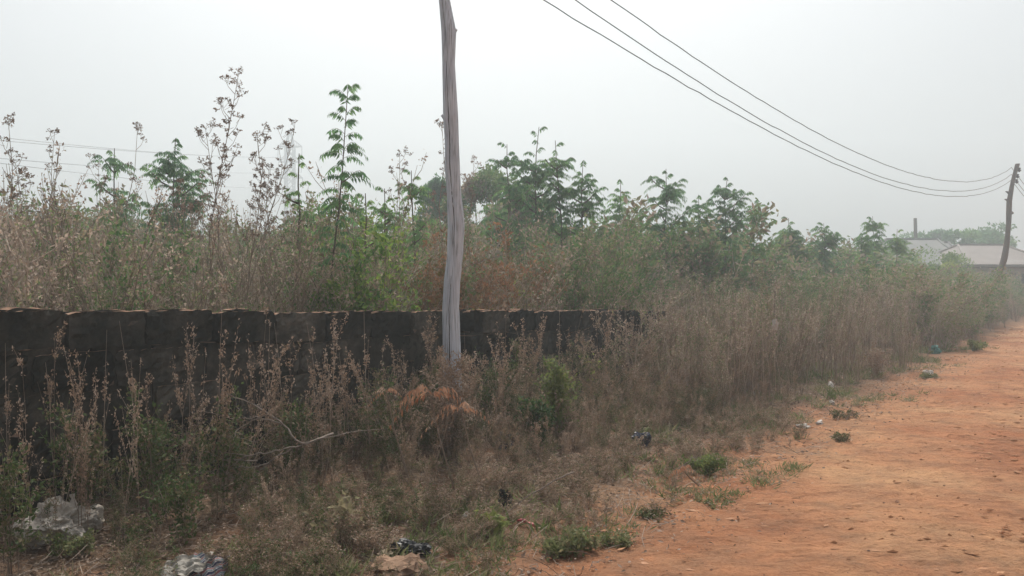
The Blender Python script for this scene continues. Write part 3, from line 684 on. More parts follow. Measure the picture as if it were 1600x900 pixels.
# ------------------------------------------------------------------ neem trees and saplings
neems = [ # px, top, Y, width px, crown_lo, branches, rosette, L, main, label, tint
    (536, 124, 7.0, 92, .42, 3, 4, .30, 26, 'tallest slender neem sapling with drooping feathery leaves, left of the grey pole', .42),
    (268, 212, 11.5, 112, .50, 9, 9, .42, 12, 'rounded dense neem crown left of the tall seed stalk', .30),
    (183, 236, 12.5, 72, .50, 7, 8, .40, 8, 'smaller neem crown, leftmost of the neem trees', .32),
    (487, 238, 8.0, 70, .50, 3, 4, .27, 12, 'thin pale neem sapling leaning beside the tallest sapling', .60),
    (570, 300, 7.6, 60, .40, 4, 4, .26, 10, 'short bright neem sapling to the right of the tallest sapling', .66),
    (604, 290, 9.5, 60, .45, 5, 5, .30, 10, 'light green neem shoot halfway between tallest sapling and grey pole', .62),
    (643, 262, 10.0, 62, .48, 5, 5, .33, 10, 'neem sapling with arching leaves just left of the grey pole', .55),
    (793, 222, 14, 80, .50, 7, 7, .44, 10, 'dark feathery neem top left of the highest neem crown', .36),
    (838, 196, 14.5, 74, .48, 8, 8, .44, 14, 'highest neem crown to the right of the grey pole', .36),
    (878, 222, 14.2, 66, .50, 7, 7, .42, 9, 'neem crown stepping down on the right of the highest one', .40),
    (912, 250, 13.8, 62, .50, 6, 7, .42, 8, 'outer neem with leaves reaching right over the gap of sky', .42),
    (965, 282, 16, 68, .48, 7, 7, .46, 8, 'left neem of the middle cluster, right of the sky gap', .44),
    (1040, 266, 16.5, 88, .48, 10, 9, .46, 12, 'broad dark neem at the top of the middle cluster', .34),
    (1098, 305, 17.5, 52, .48, 6, 6, .44, 8, 'small neem filling between the two dark crowns of the middle cluster', .44),
    (1130, 276, 18, 84, .50, 11, 9, .46, 12, 'dark pointed neem, rightmost of the middle cluster', .34),
    (1172, 312, 18.5, 52, .48, 6, 6, .44, 8, 'low neem sloping down right of the dark pointed neem', .46),
    (1238, 338, 22, 52, .50, 9, 9, .50, 10, 'compact dark neem between middle cluster and far bushes', .34),
    (1293, 347, 24, 52, .50, 9, 9, .50, 10, 'compact dark neem, second of the two lone ones before the far bushes', .34),
    (1372, 338, 26, 40, .50, 8, 8, .52, 10, 'pale feathery neem tip left of the zinc roofs', .48),
    (1344, 362, 25, 42, .50, 7, 8, .5, 6, 'low light neem left of the pale feathery tip', .50),
    (1398, 358, 27, 36, .50, 7, 8, .5, 6, 'low light neem right of the pale feathery tip, before the roof', .50),
]
for i, (px, py, Y, wpx, clo, br, ro, L, ml, lab, tb) in enumerate(neems):
    rng = np.random.RandomState(400 + i); wpx *= 1 + .12 * rng.normal(); clo += .06 * rng.normal(); b = at(px, 450, Y); lx = 0
    if i == 0: b = at(508, 450, Y); lx = (541 - 508) / F * Y
    b[2] = float(G(b[0], Y)); h = (450 - py) / F * Y + EYE - b[2]; W_ = wpx / F * Y
    a, c = neem(rng, h - (.02 if i == 0 else L * .25), clo + (0 if i == 0 else -.12), (.3 if i == 0 else W_ * 1.0), int(br * (1 if i == 0 else 2.3)), ro, L * (.95 if i == 0 else .80), 9 if i == 0 else 10, (lx, 0), .014 if i == 0 else .012 + .0045 * h, tb, int(ml * 1.6) if i == 0 else ml + 8)
    fit(a, c, h)
    put_tree('neem_tree', a, c, b, lab, 'tree', [M['bark'], M['leaf_neem']], 'neem trees behind the wall')

# ------------------------------------------------------------------ tall dry seed stalks
stalks = [ # base px, top px, top py, Y, heads, spread, label
    (338, 369, 136, 6.6, 20, .42, 'tallest dry seed stalk with clustered brown heads, left of the tall sapling'),
    (335, 450, 205, 7.2, 16, .55, 'dry seed stalk bending right towards the distant pylon'),
    (346, 335, 205, 7.6, 14, .50, 'dry seed stalk fanning just left of the tallest stalk'),
    (352, 405, 222, 7.0, 14, .50, 'many-headed dry stalk between the tallest stalk and the pylon'),
    (205, 195, 199, 8.0, 8, .25, 'thin single dry stalk standing over the leftmost neem crown'),
    (125, 93, 205, 7.4, 8, .30, 'curved dry stalk with a forked head at the far left'),
    (30, 6, 194, 6.0, 8, .35, 'dry seed stalk cut off by the left edge of the picture'),
    (72, 60, 262, 7.0, 12, .50, 'short bushy seed stalk in the left thicket, right of the edge stalk'),
    (168, 150, 262, 8.6, 12, .50, 'dry seed stalk leaning against the leftmost neem crown'),
    (300, 262, 300, 6.8, 10, .50, 'low dry seed stalk in front of the rounded neem crown'),
    (580, 598, 240, 8.6, 10, .40, 'dry stalk rising behind the light green shoots left of the pole'),
    (700, 683, 202, 8.4, 12, .32, 'thin dry stalk peeking out on the left side of the grey pole'),
    (470, 425, 265, 7.8, 14, .55, 'dry seed stalk directly in front of the distant pylon'),
    (742, 724, 255, 9.0, 6, .25, 'short dry stalk showing just right of the grey pole'),
]
for i, (bx, tx, ty, Y, hn, sp, lab) in enumerate(stalks):
    rng = np.random.RandomState(500 + i); b = at(bx, 450, Y); b[2] = float(G(b[0], Y)); tp = at(tx, ty, Y)
    s_, h_ = seed_stalk(rng, tp[2] - b[2], hn, sp, (tp[0] - b[0], rng.uniform(-.2, .2)), .0075, .55)
    e = empty('seed_stalk', b, lab, 'plant', 'tall dry seed stalks behind the wall'); s_.build('stem', [M['stem_dry']], e); h_.build('seed_heads', [M['stem_dry'], M['leaf_dry']], e)

# ------------------------------------------------------------------ the thickets (uncountable brush)
def protos(seed, n, **kw):
    out = []
    for i in range(n):
        k = dict(kw); out.append(plant(np.random.RandomState(seed + i), **k))
    return out
PR = {}
PR['brush'] = protos(10, 6, h=1., stems=6, spread=.42, branches=7, blen=.30, up=.55, nodes=4.2, cluster=3, ll=.022, lw=.011, t0=.25, r0=.0046, tb=.64, tv=.26, jit=.012)
PR['brushgreen'] = protos(30, 6, h=1., stems=6, spread=.38, branches=9, blen=.26, up=.55, nodes=5, cluster=4, ll=.026, lw=.013, t0=.25, r0=.004, tb=.28, tv=.22, jit=.016)
PR['reed'] = protos(50, 6, h=1., stems=9, spread=.16, branches=3, blen=.2, up=.8, nodes=3.0, cluster=3, ll=.018, lw=.010, t0=.5, r0=.0044, tb=.66, tv=.26, jit=.010, base=.09, wob=.05)
PR['green'] = protos(70, 5, h=1., stems=5, spread=.35, branches=8, blen=.28, up=.55, nodes=5, cluster=4, ll=.034, lw=.018, t0=.25, r0=.004, tb=.6, tv=.18, jit=.016, st=.2)
PR['rust'] = protos(90, 4, h=1., stems=6, spread=.40, branches=7, blen=.30, up=.6, nodes=5, cluster=4, ll=.030, lw=.014, t0=.2, r0=.003, tb=.45, tv=.2, jit=.014, st=.4)
PR['farbrush'] = protos(110, 5, h=1., stems=4, spread=.42, branches=5, blen=.30, up=.55, nodes=4, cluster=4, ll=.045, lw=.022, t0=.2, r0=.007, tb=.5, tv=.16, jit=.03, k=4)
PR['fargreen'] = protos(130, 5, h=1., stems=4, spread=.40, branches=7, blen=.28, up=.5, nodes=5, cluster=4, ll=.055, lw=.026, t0=.15, r0=.006, tb=.22, tv=.22, jit=.035, k=4)
PR['sticks'] = protos(150, 5, h=1., stems=5, spread=.9, branches=2, blen=.3, up=.7, nodes=.5, cluster=1, ll=.02, lw=.01, t0=.4, r0=.0035, tb=.6, tv=.1, st=.75, wob=.08, base=.15)
PR['weed'] = protos(170, 7, h=1., stems=3, spread=.22, branches=7, blen=.34, up=.72, nodes=6, cluster=4, ll=.026, lw=.014, t0=.18, r0=.0045, tb=.60, tv=.2, jit=.012, base=.03)
PR['weedlow'] = protos(190, 7, h=1., stems=6, spread=.55, branches=5, blen=.34, up=.6, nodes=4.5, cluster=4, ll=.055, lw=.03, t0=.05, r0=.006, tb=.52, tv=.26, jit=.03, base=.10)

PR['twiggy'] = protos(210, 6, h=1., stems=5, spread=.38, branches=10, blen=.20, up=.72, nodes=1.3, cluster=6, ll=.013, lw=.008, t0=.4, r0=.0034, tb=.66, tv=.2, jit=.010, st=.35)
ytop = lambda px: np.interp(px, [-200, 0, 120, 200, 330, 400, 450, 520, 600, 660, 720, 870, 905, 950, 1100, 1200, 1300, 1430, 1470, 1560, 1700], [280, 288, 298, 326, 345, 350, 335, 300, 300, 320, 325, 330, 345, 338, 336, 362, 378, 378, 408, 420, 425])
pgreen = lambda px: np.interp(px, [-200, 0, 150, 300, 420, 500, 640, 690, 860, 900, 1000, 1200, 1500, 1700], [.25, .35, .5, .55, .45, .8, .8, .45, .45, .85, .92, .97, .97, .8])

def thicket():
    rng = np.random.RandomState(77); groups = {'dry': Geo(), 'green': Geo(), 'rust': Geo(), 'far': Geo()}
    cnt = 0
    bands = [(3.6, 7, 7.5), (7, 10, 6.2), (10, 15, 3.0), (15, 24, 1.5), (24, 40, .7), (40, 75, .16)]
    for (ya, yb, dens) in bands:
        n = int(dens * 1.36 / 2 * (yb ** 2 - ya ** 2))
        Ys = np.sqrt(rng.uniform(ya ** 2, yb ** 2, n)); pxs = rng.uniform(-130, 1720, n)
        for Y, px in zip(Ys, pxs):
            X = (px - 800) / F * Y; s = float(S(X, Y))
            if s < 3.15 or (s < 4.3 and Y > 10.8 and px > 1050): continue
            if Y > 41 and px > 1320 : continue
            if math.hypot(X - 0, 0) < 0: continue
            hh = EYE + (450 - ytop(px)) / F * Y
            h = min(hh, 2.35 if Y < 12 else 3.0) * rng.uniform(.72, 1.0); g_ = rng.rand() < pgreen(px) * (.35 if Y < 6 else .75 if Y < 9 else 1.)
            rus = (635 < px < 870 and s < 4.6 and rng.rand() < .5)
            far = Y > 15; loc = (X, Y, float(G(X, Y)) - .02); ang = rng.uniform(0, 6.28); dt = rng.normal(0, .07)
            if rus: k = 'rust'; h = (EYE + (450 - rng.uniform(378, 445)) / F * Y); gr = groups['rust']
            elif far: k = 'fargreen' if g_ else 'farbrush'; gr = groups['far' if Y > 15 else 'dry']
            elif g_ and 470 < px < 660 and rng.rand() < .5: k = 'green'; gr = groups['green']
            else:
                k = 'brushgreen' if g_ else 'brush'; gr = groups['dry']
                if (px < 480 or 600 < px < 720) and rng.rand() < .25: k = 'twiggy'; h = min(h * 1.1, 2.6)
            P = PR[k]; sx = h * rng.uniform(.75, 1.) if not far else h * rng.uniform(.8, 1.3)
            if far and Y > 24: sx *= 1.35
            gr.merge(P[rng.randint(len(P))], ang, loc, (sx, sx, h), dt, lean=(rng.normal(0, .08), rng.normal(0, .08))); cnt += 1
            if not far and rng.rand() < .22: groups['dry'].merge(PR['sticks'][rng.randint(5)], ang + 1, loc, (h * .9, h * .9, h * rng.uniform(.7, 1.05)), 0)
    tag(groups['dry'].build('dry_brush', [M['stem_dry'], M['leaf_brush']]), 'tangled dry brush filling the plot behind the wall', None, None, 'stuff')
    tag(groups['far'].build('far_brush', [M['stem_dry'], M['leaf_brush']]), 'greener brush further back in the plot', None, None, 'stuff')
    tag(groups['green'].build('green_undergrowth', [M['stem_dry'], M['leaf_green']]), 'bright green undergrowth behind the wall left of the pole', None, None, 'stuff')
    tag(groups['rust'].build('rusty_undergrowth', [M['stem_dry'], M['leaf_rust']]), 'rust coloured dead undergrowth behind the wall around the pole', None, None, 'stuff')
    print('thicket plants', cnt)
thicket()

def roadside():
    rng = np.random.RandomState(88); g = Geo(); n0 = 0
    s0 = lambda Y: np.interp(Y, [6, 7.5, 10, 14, 40], [1.6, 1.25, .75, .45, .4])
    for (ya, yb, dens, smax) in ((6.6, 9, 9, 2.45), (9, 13, 9, 4.4), (13, 22, 5, 4.6), (22, 46, 3.4, 6.), (40, 70, .5, 8)):
        n = int(dens * (yb - ya) * (smax - .4) / CO)
        for i in range(n):
            Y = rng.uniform(ya, yb); s = rng.uniform(.3, smax); 
            if s < s0(Y) + .35 * wav(Y, s, 2.6, 1.): continue
            X = float(XS(s, Y)); px = X / Y * F + 800
            if px < 1012 + rng.normal(0, 22) and s < 2.9 or px > 1680: continue
            if Y < 10.6 and 2.62 < s < 3.0: continue
            d = s - s0(Y); h = rng.uniform(.72, 1.08) * (1 + .08 * wav(X, Y, 2.6, 8.)) * np.interp(Y, [6.6, 8, 10, 14, 20, 30, 60], [1.0, 1.2, 1.38, 1.5, 1.65, 1.85, 2.1]) * np.interp(d, [0, .3, .8], [.55, .85, 1.])
            far = Y > 17; k = ('reed' if rng.rand() < (.8 if Y < 14 else .5) else 'brush') if not far else ('farbrush' if rng.rand() < .7 else 'reed')
            if Y > 15 and rng.rand() < .15 + .25 * (Y > 22): k = 'brushgreen' if not far else 'fargreen'
            if s > 2.0 and px > 1120 and rng.rand() < .6: k = 'brushgreen' if not far else 'fargreen'
            P = PR[k]; sx = h * (.9 if not far else 1.1); g.merge(P[rng.randint(len(P))], rng.uniform(0, 6.28), (X, Y, float(G(X, Y)) - .02), (sx, sx, h), rng.normal(.02, .06), lean=(rng.normal(0, .10) + .16 * wav(X, Y, 1.9, 3.), rng.normal(-.03, .1) + .12 * wav(X, Y, 2.3, 6.))); n0 += 1
            if rng.rand() < .30 and not far: g.merge(PR['sticks'][rng.randint(5)], rng.uniform(0, 6.28), (X, Y, float(G(X, Y))), (h * .7, h * .7, h * .85), 0)
    tag(g.build('roadside_brush', [M['stem_dry'], M['leaf_brush']]), 'dense brown dry stalks standing along the dirt road', None, None, 'stuff'); print('roadside', n0)
    # across the bend at the far right
roadside()

def verge():
    rng = np.random.RandomState(99); g = Geo(); gg = Geo(); n0 = 0
    for (ya, yb, dens) in ((2.6, 5, 120), (5, 8, 85), (8, 12, 45)):
        n = int(dens * (yb - ya) * 3.0)
        for i in range(n):
            Y = rng.uniform(ya, yb); s = rng.uniform(.15, 2.62); X = float(XS(s, Y)); px = X / Y * F + 800
            if px < -160 or px > 1250: continue
            z = float(G(X, Y)); py = 450 + (EYE - z) / Y * F
            cover = np.interp(s, [.1, .5, 1.0, 1.5, 2.6], [.24, .72, 1., 1., .9]) * (.75 + .5 * wav(X, Y, 2.4, 2.))
            if px < 430 and s > 1.45: cover *= .26
            if (25 < px < 175 and 3.3 < Y < 4.35) or (235 < px < 370 and Y < 3.9 and Y > 3.) or (590 < px < 690 and Y < 4.3) or (985 < px < 1025 and Y < 6.7) or (775 < px < 850 and Y < 5.0): cover *= .12
            if px < 200: cover *= .7
            if rng.rand() > cover: continue
            tall = np.interp(s, [.2, .8, 1.4, 2.0, 2.6], [.08, .15, .28, .40, .50]) * rng.uniform(.6, 1.25) * np.interp(Y, [3, 5, 7, 9], [.8, .95, 1.3, 1.6])
            loc = (X, Y, z - .01); ang = rng.uniform(0, 6.28)
            grn = wav(X, Y, 1.7, 9.) > .3
            wg = s > 1.75 and px < 980 and rng.rand() < .5
            if tall < .22: gr = gg; P = PR['weedlow']; sc = (tall * 1.3, tall * 1.3, tall)
            else: gr = g; P = PR['weed'] if rng.rand() < .75 else PR['brushgreen']; sc = (tall * 1.05, tall * 1.05, tall)
            if wg: gr = g; P = PR['brushgreen']; t_ = tall * .8; sc = (t_ * 1.2, t_ * 1.2, t_); grn = True
            gr.merge(P[rng.randint(len(P))], ang, loc, sc, (-.16 if grn else .08) + rng.normal(0, .09), lean=(rng.normal(0, .12), rng.normal(0, .12))); n0 += 1
    tag(g.build('verge_weeds', [M['stem_dry'], M['leaf_weed']]), 'knee-high dry weeds between the wall and the road', None, None, 'stuff')
    tag(gg.build('low_weeds', [M['stem_dry'], M['leaf_weed']]), 'low creeping weeds on the verge', None, None, 'stuff'); print('verge', n0)
    # litter of dead leaves and bits of straw
    lt = Geo(); N = 80000; Y = 2.6 + (rng.rand(N) ** 1.5) * 13; s = rng.uniform(-.5, 2.7, N); X = XS(s, Y)
    keep = rng.rand(N) < np.interp(s, [-.5, -.1, .4, 1.], [.03, .16, .6, 1.]) * (.6 + .5 * wav(X, Y, 2.1, 6.)); X, Y, s = X[keep], Y[keep], s[keep]
    Z = np.where(s + edge_noise(X, Y) < .05, np.maximum(Groad(X, Y), G(X, Y)), G(X, Y)) + rng.uniform(.002, .03, len(X)); P = np.stack([X, Y, Z], 1)
    D = rng.normal(0, 1, P.shape) * [1, 1, .3]; l = rng.uniform(.010, .032, len(X)) * (1 + Y / 30); leaves(lt, P, D, rng.normal(0, .5, P.shape) + [0, 0, 1], l, l * rng.uniform(.2, .6, len(X)), rng.uniform(.0, .85, len(X)), 0, .12)
    n = 3400; Y = 2.6 + (rng.rand(n) ** 1.3) * 11; s = rng.uniform(-.1, 2.7, n); X = XS(s, Y); Z = G(X, Y)
    for x, y, z in zip(X, Y, Z):
        L = rng.uniform(.04, .19); a = rng.uniform(0, 6.28); e = rng.uniform(0, .6); d = np.array([math.cos(a), math.sin(a), e]) * L
        tube(lt, [[x, y, z + .012], np.array([x, y, z + .016]) + d * .5 + rng.normal(0, .01, 3), np.array([x, y, z + .012]) + d], rng.uniform(.001, .0022), 3, rng.uniform(.1, .8), 1)
    tag(lt.build('leaf_litter', [M['leaf_dry'], M['stem_dry']]), 'dead leaves and straw scattered on the verge', None, None, 'stuff')
    # low half-dry grass tufts along the road edge and on the verge
    gt = Geo(); N = 2300; Y = 3. + rng.rand(N) ** 1.4 * 15; s = rng.uniform(-.25, 1.9, N); X = XS(s, Y)
    for x, y, ss in zip(X, Y, s):
        if wav(x, y, 2.2, 4.) < .05 + .35 * (ss < .15) + rng.normal(0, .15): continue
        if x / y * F + 800 > 1650: continue
        nb = rng.randint(14, 30); zz = max(float(G(x, y)), float(Groad(x, y)) if ss < .1 else -1); P = np.stack([x + rng.normal(0, .035, nb), y + rng.normal(0, .035, nb), np.full(nb, zz)], 1)
        D = rng.normal(0, .7, (nb, 3)); D[:, 2] = rng.uniform(.25, 1.1, nb); L_ = rng.uniform(.03, .085, nb) * (1.2 if ss > .5 else .8) * (1 + y / 25)
        leaves(gt, P, D, rng.normal(0, 1, (nb, 3)), L_, L_ * .09 + .0015, np.clip(rng.normal(.5, .28) + rng.normal(0, .15, nb), 0, 1), 0, .1)
    tag(gt.build('low_grass', [M['leaf_dusty']]), 'short half-dry grass along the road edge', None, None, 'stuff')
    # clods and gravel on the road
    cl = Geo(); N = 3800; Y = 2.8 + rng.rand(N) ** 1.7 * 22; s = -rng.rand(N) ** 1.2 * 6.2; X = XS(s, Y); k = X / Y * F + 800 < 1700; X, Y = X[k], Y[k]; Z = Groad(X, Y)
    ic = np.array([[1, 0, 0], [-1, 0, 0], [0, 1, 0], [0, -1, 0], [0, 0, 1], [0, 0, -1]], float); fc = np.array([[0, 2, 4], [2, 1, 4], [1, 3, 4], [3, 0, 4], [2, 0, 5], [1, 2, 5], [3, 1, 5], [0, 3, 5]])
    r = rng.gamma(1.6, .0017, len(X)) + .0018; V = ic[None] * (r[:, None, None] * rng.uniform(.6, 1.3, (len(X), 6, 1))) * [1.2, 1.2, .7]; V += np.stack([X, Y, Z + .001], 1)[:, None, :]
    cl.add(V.reshape(-1, 3), (fc[None] + np.arange(len(X))[:, None, None] * 6).reshape(-1, 3), rng.uniform(0, 1, (len(X), 1)).repeat(8, 1).ravel())
    N = 7000; Y = 2.8 + rng.rand(N) ** 1.5 * 24; s = -rng.rand(N) * 6.3 + .25; X = XS(s, Y); k = (X / Y * F + 800 < 1700) & (wav(X, Y, 2.7, 3.) + rng.normal(0, .4, N) > -.1); X, Y = X[k], Y[k]; Z = Groad(X, Y); n_ = len(X)
    an = rng.normal(.0, .35, n_); wl_ = rng.uniform(.010, .034, n_) * (1 + Y / 25); wd_ = wl_ * rng.uniform(.18, .4, n_); hh_ = rng.uniform(.003, .008, n_) * (1 + Y / 30)
    V = ic[None] * rng.uniform(.7, 1.3, (n_, 6, 1)); Vx = V[:, :, 0] * wl_[:, None]; Vy = V[:, :, 1] * wd_[:, None]; c_, q_ = np.cos(an)[:, None], np.sin(an)[:, None]
    V = np.stack([Vx * c_ - Vy * q_ + X[:, None], Vx * q_ + Vy * c_ + Y[:, None], V[:, :, 2] * hh_[:, None] + Z[:, None]], 2)
    cl.add(V.reshape(-1, 3), (fc[None] + np.arange(n_)[:, None, None] * 6).reshape(-1, 3), rng.uniform(.76, .96, (n_, 1)).repeat(8, 1).ravel())
    tag(cl.build('road_clods', [leaf_mat('clod', [(.10, .045, .028), (.24, .12, .07), (.40, .20, .11), (.47, .235, .12), (.52, .28, .15)], 0)]), 'small clods and grit lying on the dirt road', None, None, 'stuff')
verge()

# ------------------------------------------------------------------ individual weeds against the wall
def wall_weeds():
    rng = np.random.RandomState(123); base = []
    for i in range(7):
        g = plant(np.random.RandomState(600 + i), h=1., stems=1 + i % 2, spread=.10 + .06 * (i % 4), branches=3 + 2 * (i % 3), blen=.24 + .05 * (i % 3), up=.80 - .08 * (i % 3), nodes=7 + i % 3, cluster=4, ll=.019, lw=.010, t0=.15, r0=.0038, tb=.70, tv=.16, jit=.009, base=.02, wob=.09)
        o = g.build('dry_weed', [M['stem_dry'], M['leaf_weed']]); base.append(o)
    spots = []
    # px at the wall, height of the tip in py, s
    spots = [(15, 560), (30, 600), (70, 575), (88, 515), (100, 530), (128, 560), (150, 525), (165, 540), (172, 620), (190, 580), (232, 590), (260, 600), (282, 520), (300, 545), (325, 560), (350, 495), (372, 500), (345, 545), (398, 560), (412, 585),
             (430, 500), (440, 520), (462, 560), (480, 535), (505, 560), (520, 510), (545, 560), (560, 545), (578, 500), (600, 560), (622, 520), (640, 545), (660, 530), (668, 500), (690, 545), (745, 530), (765, 500), (780, 520), (800, 495), (815, 515), (832, 500), (850, 510), (868, 490), (885, 500), (900, 515), (918, 488), (930, 500),
             (945, 495), (960, 500), (975, 488), (990, 492), (1005, 486), (1015, 495), (1025, 488), (790, 560), (840, 570), (880, 580), (930, 560), (970, 570), (1000, 560), (52, 640), (140, 650), (215, 560), (245, 520), (385, 520), (495, 500), (610, 500)]
    spots = spots + [(px + rng.uniform(8, 25), py + rng.uniform(10, 110)) for px, py in spots if px > 430 and rng.rand() < .8] + [(655, 600), (676, 575), (690, 560), (700, 552), (708, 556), (716, 562), (728, 575), (745, 575)]
    for i, (px, py) in enumerate(spots):
        s = rng.uniform(1.95, 2.5) if px < 740 else rng.uniform(1.7, 2.5)
        if i >= len(spots) - 8: s = rng.uniform(1.6, 1.95)
        rat = (px - 800) / F; Y = (2.371 + s / CO) / (.717 - rat)
        X = rat * Y; z = float(G(X, Y)); h = max(.35, 1.15 * (EYE - (py - 450) / F * Y - z)); o = base[i % 7] if i < 7 else base[i % 7].copy()
        if i >= 7: COL.objects.link(o)
        o.location = (X, Y, z - .01); o.scale = (h * (.6 if px < 430 else .85), h * (.6 if px < 430 else .85), h * 1.02); o.rotation_euler = (rng.normal(0, .13), rng.normal(0, .13), rng.uniform(0, 6.28))
        side = next(t_ for lim, t_ in ((110, 'at the left picture edge'), (230, 'left of the dark green climbing weed'), (330, 'just before the fallen branch'), (470, 'behind the fallen dead branch'), (580, 'between the fallen branch and the pale curled leaves'), (655, 'by the pale curled leaves'), (740, 'crowding the foot of the grey pole'), (850, 'between the pole and the yellow-green shrub'), (940, 'just right of the yellow-green shrub'), (2000, 'at the right end of the wall')) if px < lim)
        tag(o, f'upright dry pinkish-brown weed against the wall, {side}', 'weed', 'dry weeds standing along the wall ' + side)
wall_weeds()

# ------------------------------------------------------------------ green plants and shrubs one can point to
def bush(seed, px, py_base, py_top, wpx, name, label, cat, mat, tb, s=None, ll=.03, n=5, group=None, dense=1.0, stems=9):
    X, Y, z = px_ground(px, py_base) if s is None else (0, 0, 0)
    if s is not None: rat = (px - 800) / F; Y = (2.371 + s / CO) / (.717 - rat); X = rat * Y; z = float(G(X, Y))
    h = max(EYE - (py_top - 450) / F * Y - z, .05); W_ = wpx / F * Y
    if name == 'ground_herb': h *= .5; dense *= .45; stems = 14; W_ *= 1.25
    rng = np.random.RandomState(seed)
    g = plant(rng, h=h, stems=stems, spread=max(.5 * W_ / h, .2), branches=6, blen=.35 if name != 'ground_herb' else .25, up=.5, nodes=5 * dense, cluster=4, ll=ll, lw=ll * .52, t0=.1, r0=.003, tb=tb, tv=.15, jit=ll * .6, base=min(.05, W_ * .15), st=.3)
    st = Geo(); lf = Geo()
    for Fc, t, m in zip(g.f, g.t, g.m): pass
    flat_ = name == 'ground_herb'; e = empty(name, (X, Y, z), label, cat, group); V = np.concatenate(g.v); off = 0
    for vv, Fc, t, m in zip(g.v, g.f, g.t, g.m):
        tgt = st if m[0] == 0 else lf; tgt.add(vv, Fc - off, t, int(m[0])); off += len(vv)
    st.build('stem', [M['stem_dry']], e); lf.build('foliage', [M['stem_dry'], mat], e)
    return e
gl, wl = M['leaf_green'], M['leaf_weed']
for i, a in enumerate([
    (866, 695, 572, 46, 'green_shrub', 'yellow-green leafy shrub rising above the dry weeds right of the pole', 'shrub', M['leaf_olive'], .80, None, .040),
    (830, 705, 622, 46, 'green_shrub', 'dark green shrub beside the yellow-green one, in the weeds right of the pole', 'shrub', M['leaf_olive'], .2, None, .036),
    (915, 640, 542, 50, 'climbing_vine', 'pale yellow-green sprig on an arching stem in front of the wall', 'vine', gl, .98, None, .040),
    (1105, 742, 712, 62, 'green_shrub', 'round green tuft at the road edge beside rusty twigs', 'plant', M['leaf_olive'], .7, None, .026),
    (1112, 794, 768, 58, 'ground_herb', 'flat bright green herb patch alone out on the red soil', 'plant', M['leaf_dusty'], .35, None, .018),
    (962, 852, 822, 60, 'ground_herb', 'low green herb pair on bare soil left of the flat bright patch', 'plant', M['leaf_dusty'], .35, None, .022),
    (905, 862, 800, 44, 'ground_herb', 'small leafy herb at the corner where weeds meet the road', 'plant', M['leaf_dusty'], .35, None, .026),
    (868, 870, 830, 50, 'ground_herb', 'dark herb clump nearest the lower end of the road edge', 'plant', M['leaf_dusty'], .35, None, .028),
    (1020, 808, 790, 40, 'ground_herb', 'tiny herb tuft between the flat bright patch and the weeds', 'plant', wl, .2, None, .018),
    (1312, 690, 668, 26, 'ground_herb', 'small grass tuft alone on the road edge below the white scraps', 'plant', wl, .25, None, .02),
    (1318, 655, 628, 44, 'ground_herb', 'low yellowish tuft at the foot of the brown thicket', 'plant', wl, .22, None, .02),
    (1450, 592, 580, 30, 'ground_herb', 'green tuft under the pale bag by the far road edge', 'plant', M['leaf_dusty'], .35, None, .028),
    (1522, 548, 533, 62, 'grass_patch', 'bright green grass patch on the far bend of the verge', 'grass', M['leaf_olive'], .9, None, .04),
    (1365, 590, 540, 40, 'dry_bush', 'pale dry bush at the foot of the thicket beside the road', 'bush', wl, .75, None, .03),
    (705, 600, 556, 62, 'dry_shrub', 'bushy dry brown shrub hiding the foot of the grey pole', 'shrub', wl, .66, 1.85, .022),
    (1052, 600, 470, 70, 'dry_shrub', 'rust-brown dry shrub standing at the right end of the wall', 'shrub', wl, .70, 2.3, .024),
    (600, 640, 575, 60, 'green_shrub', 'low grey-green weed before the wall under the pale curled leaves', 'shrub', wl, .14, 2.0, .024),
    (775, 660, 560, 60, 'green_shrub', 'dull green weed tangle just right of the pole foot', 'shrub', wl, .18, 2.0, .024),
    (130, 700, 640, 60, 'green_shrub', 'green leafy sprouts at the wall foot in the left dark gap', 'shrub', wl, .14, 2.3, .028),
    (240, 745, 618, 90, 'green_shrub', 'dark green leafy weed climbing before the left part of the wall', 'shrub', wl, .14, 2.15, .028),
    (352, 720, 625, 80, 'green_shrub', 'dull green weed behind the fallen dead branch', 'shrub', wl, .14, 2.0, .028),
    (460, 700, 622, 60, 'green_shrub', 'bluish green weed right of the fallen dead branch', 'shrub', wl, .14, 2.1, .028),
    (8, 790, 700, 45, 'green_shrub', 'green weed in the bottom left beside the white sack', 'shrub', wl, .14, 1.9, .026),
    (285, 800, 730, 80, 'green_shrub', 'low green weed above the striped cloth', 'shrub', wl, .14, 1.75, .024),
    (110, 870, 800, 70, 'ground_herb', 'yellow-green grass tuft right below the white sack', 'plant', M['leaf_dusty'], .35, None, .02),
    (590, 460, 300, 150, 'bright_bush', 'bright yellow-green bush behind the wall between tall sapling and pole', 'bush', gl, .78, 4.0, .045),
    (545, 470, 430, 90, 'green_shrub', 'low dark green leafy plant peeking over the wall left of the pole', 'shrub', gl, .40, 3.3, .07),
    (492, 460, 350, 110, 'green_shrub', 'green bush around the foot of the tallest neem sapling', 'shrub', gl, .55, 4.3, .04),
    (772, 480, 452, 55, 'climbing_vine', 'yellowish broad-leaved vine on the wall top right of the pole', 'vine', gl, 1., 3.25, .075),
    (805, 460, 430, 40, 'climbing_vine', 'bright lime broad leaves above the rusty undergrowth right of the pole', 'vine', gl, 1., 3.6, .085),
    (525, 850, 775, 30, 'broadleaf_plant', 'pale green plant with a few broad pointed leaves in the foreground weeds', 'plant', M['leaf_dusty'], .75, None, .05),
    (780, 835, 800, 50, 'broadleaf_plant', 'low lime-green plant beside the red plastic scrap', 'plant', M['leaf_olive'], .9, None, .05),
]):
    px, pb, pt, wpx, nm, lab, cat, mat, tb, s, ll = a
    if nm is None: continue
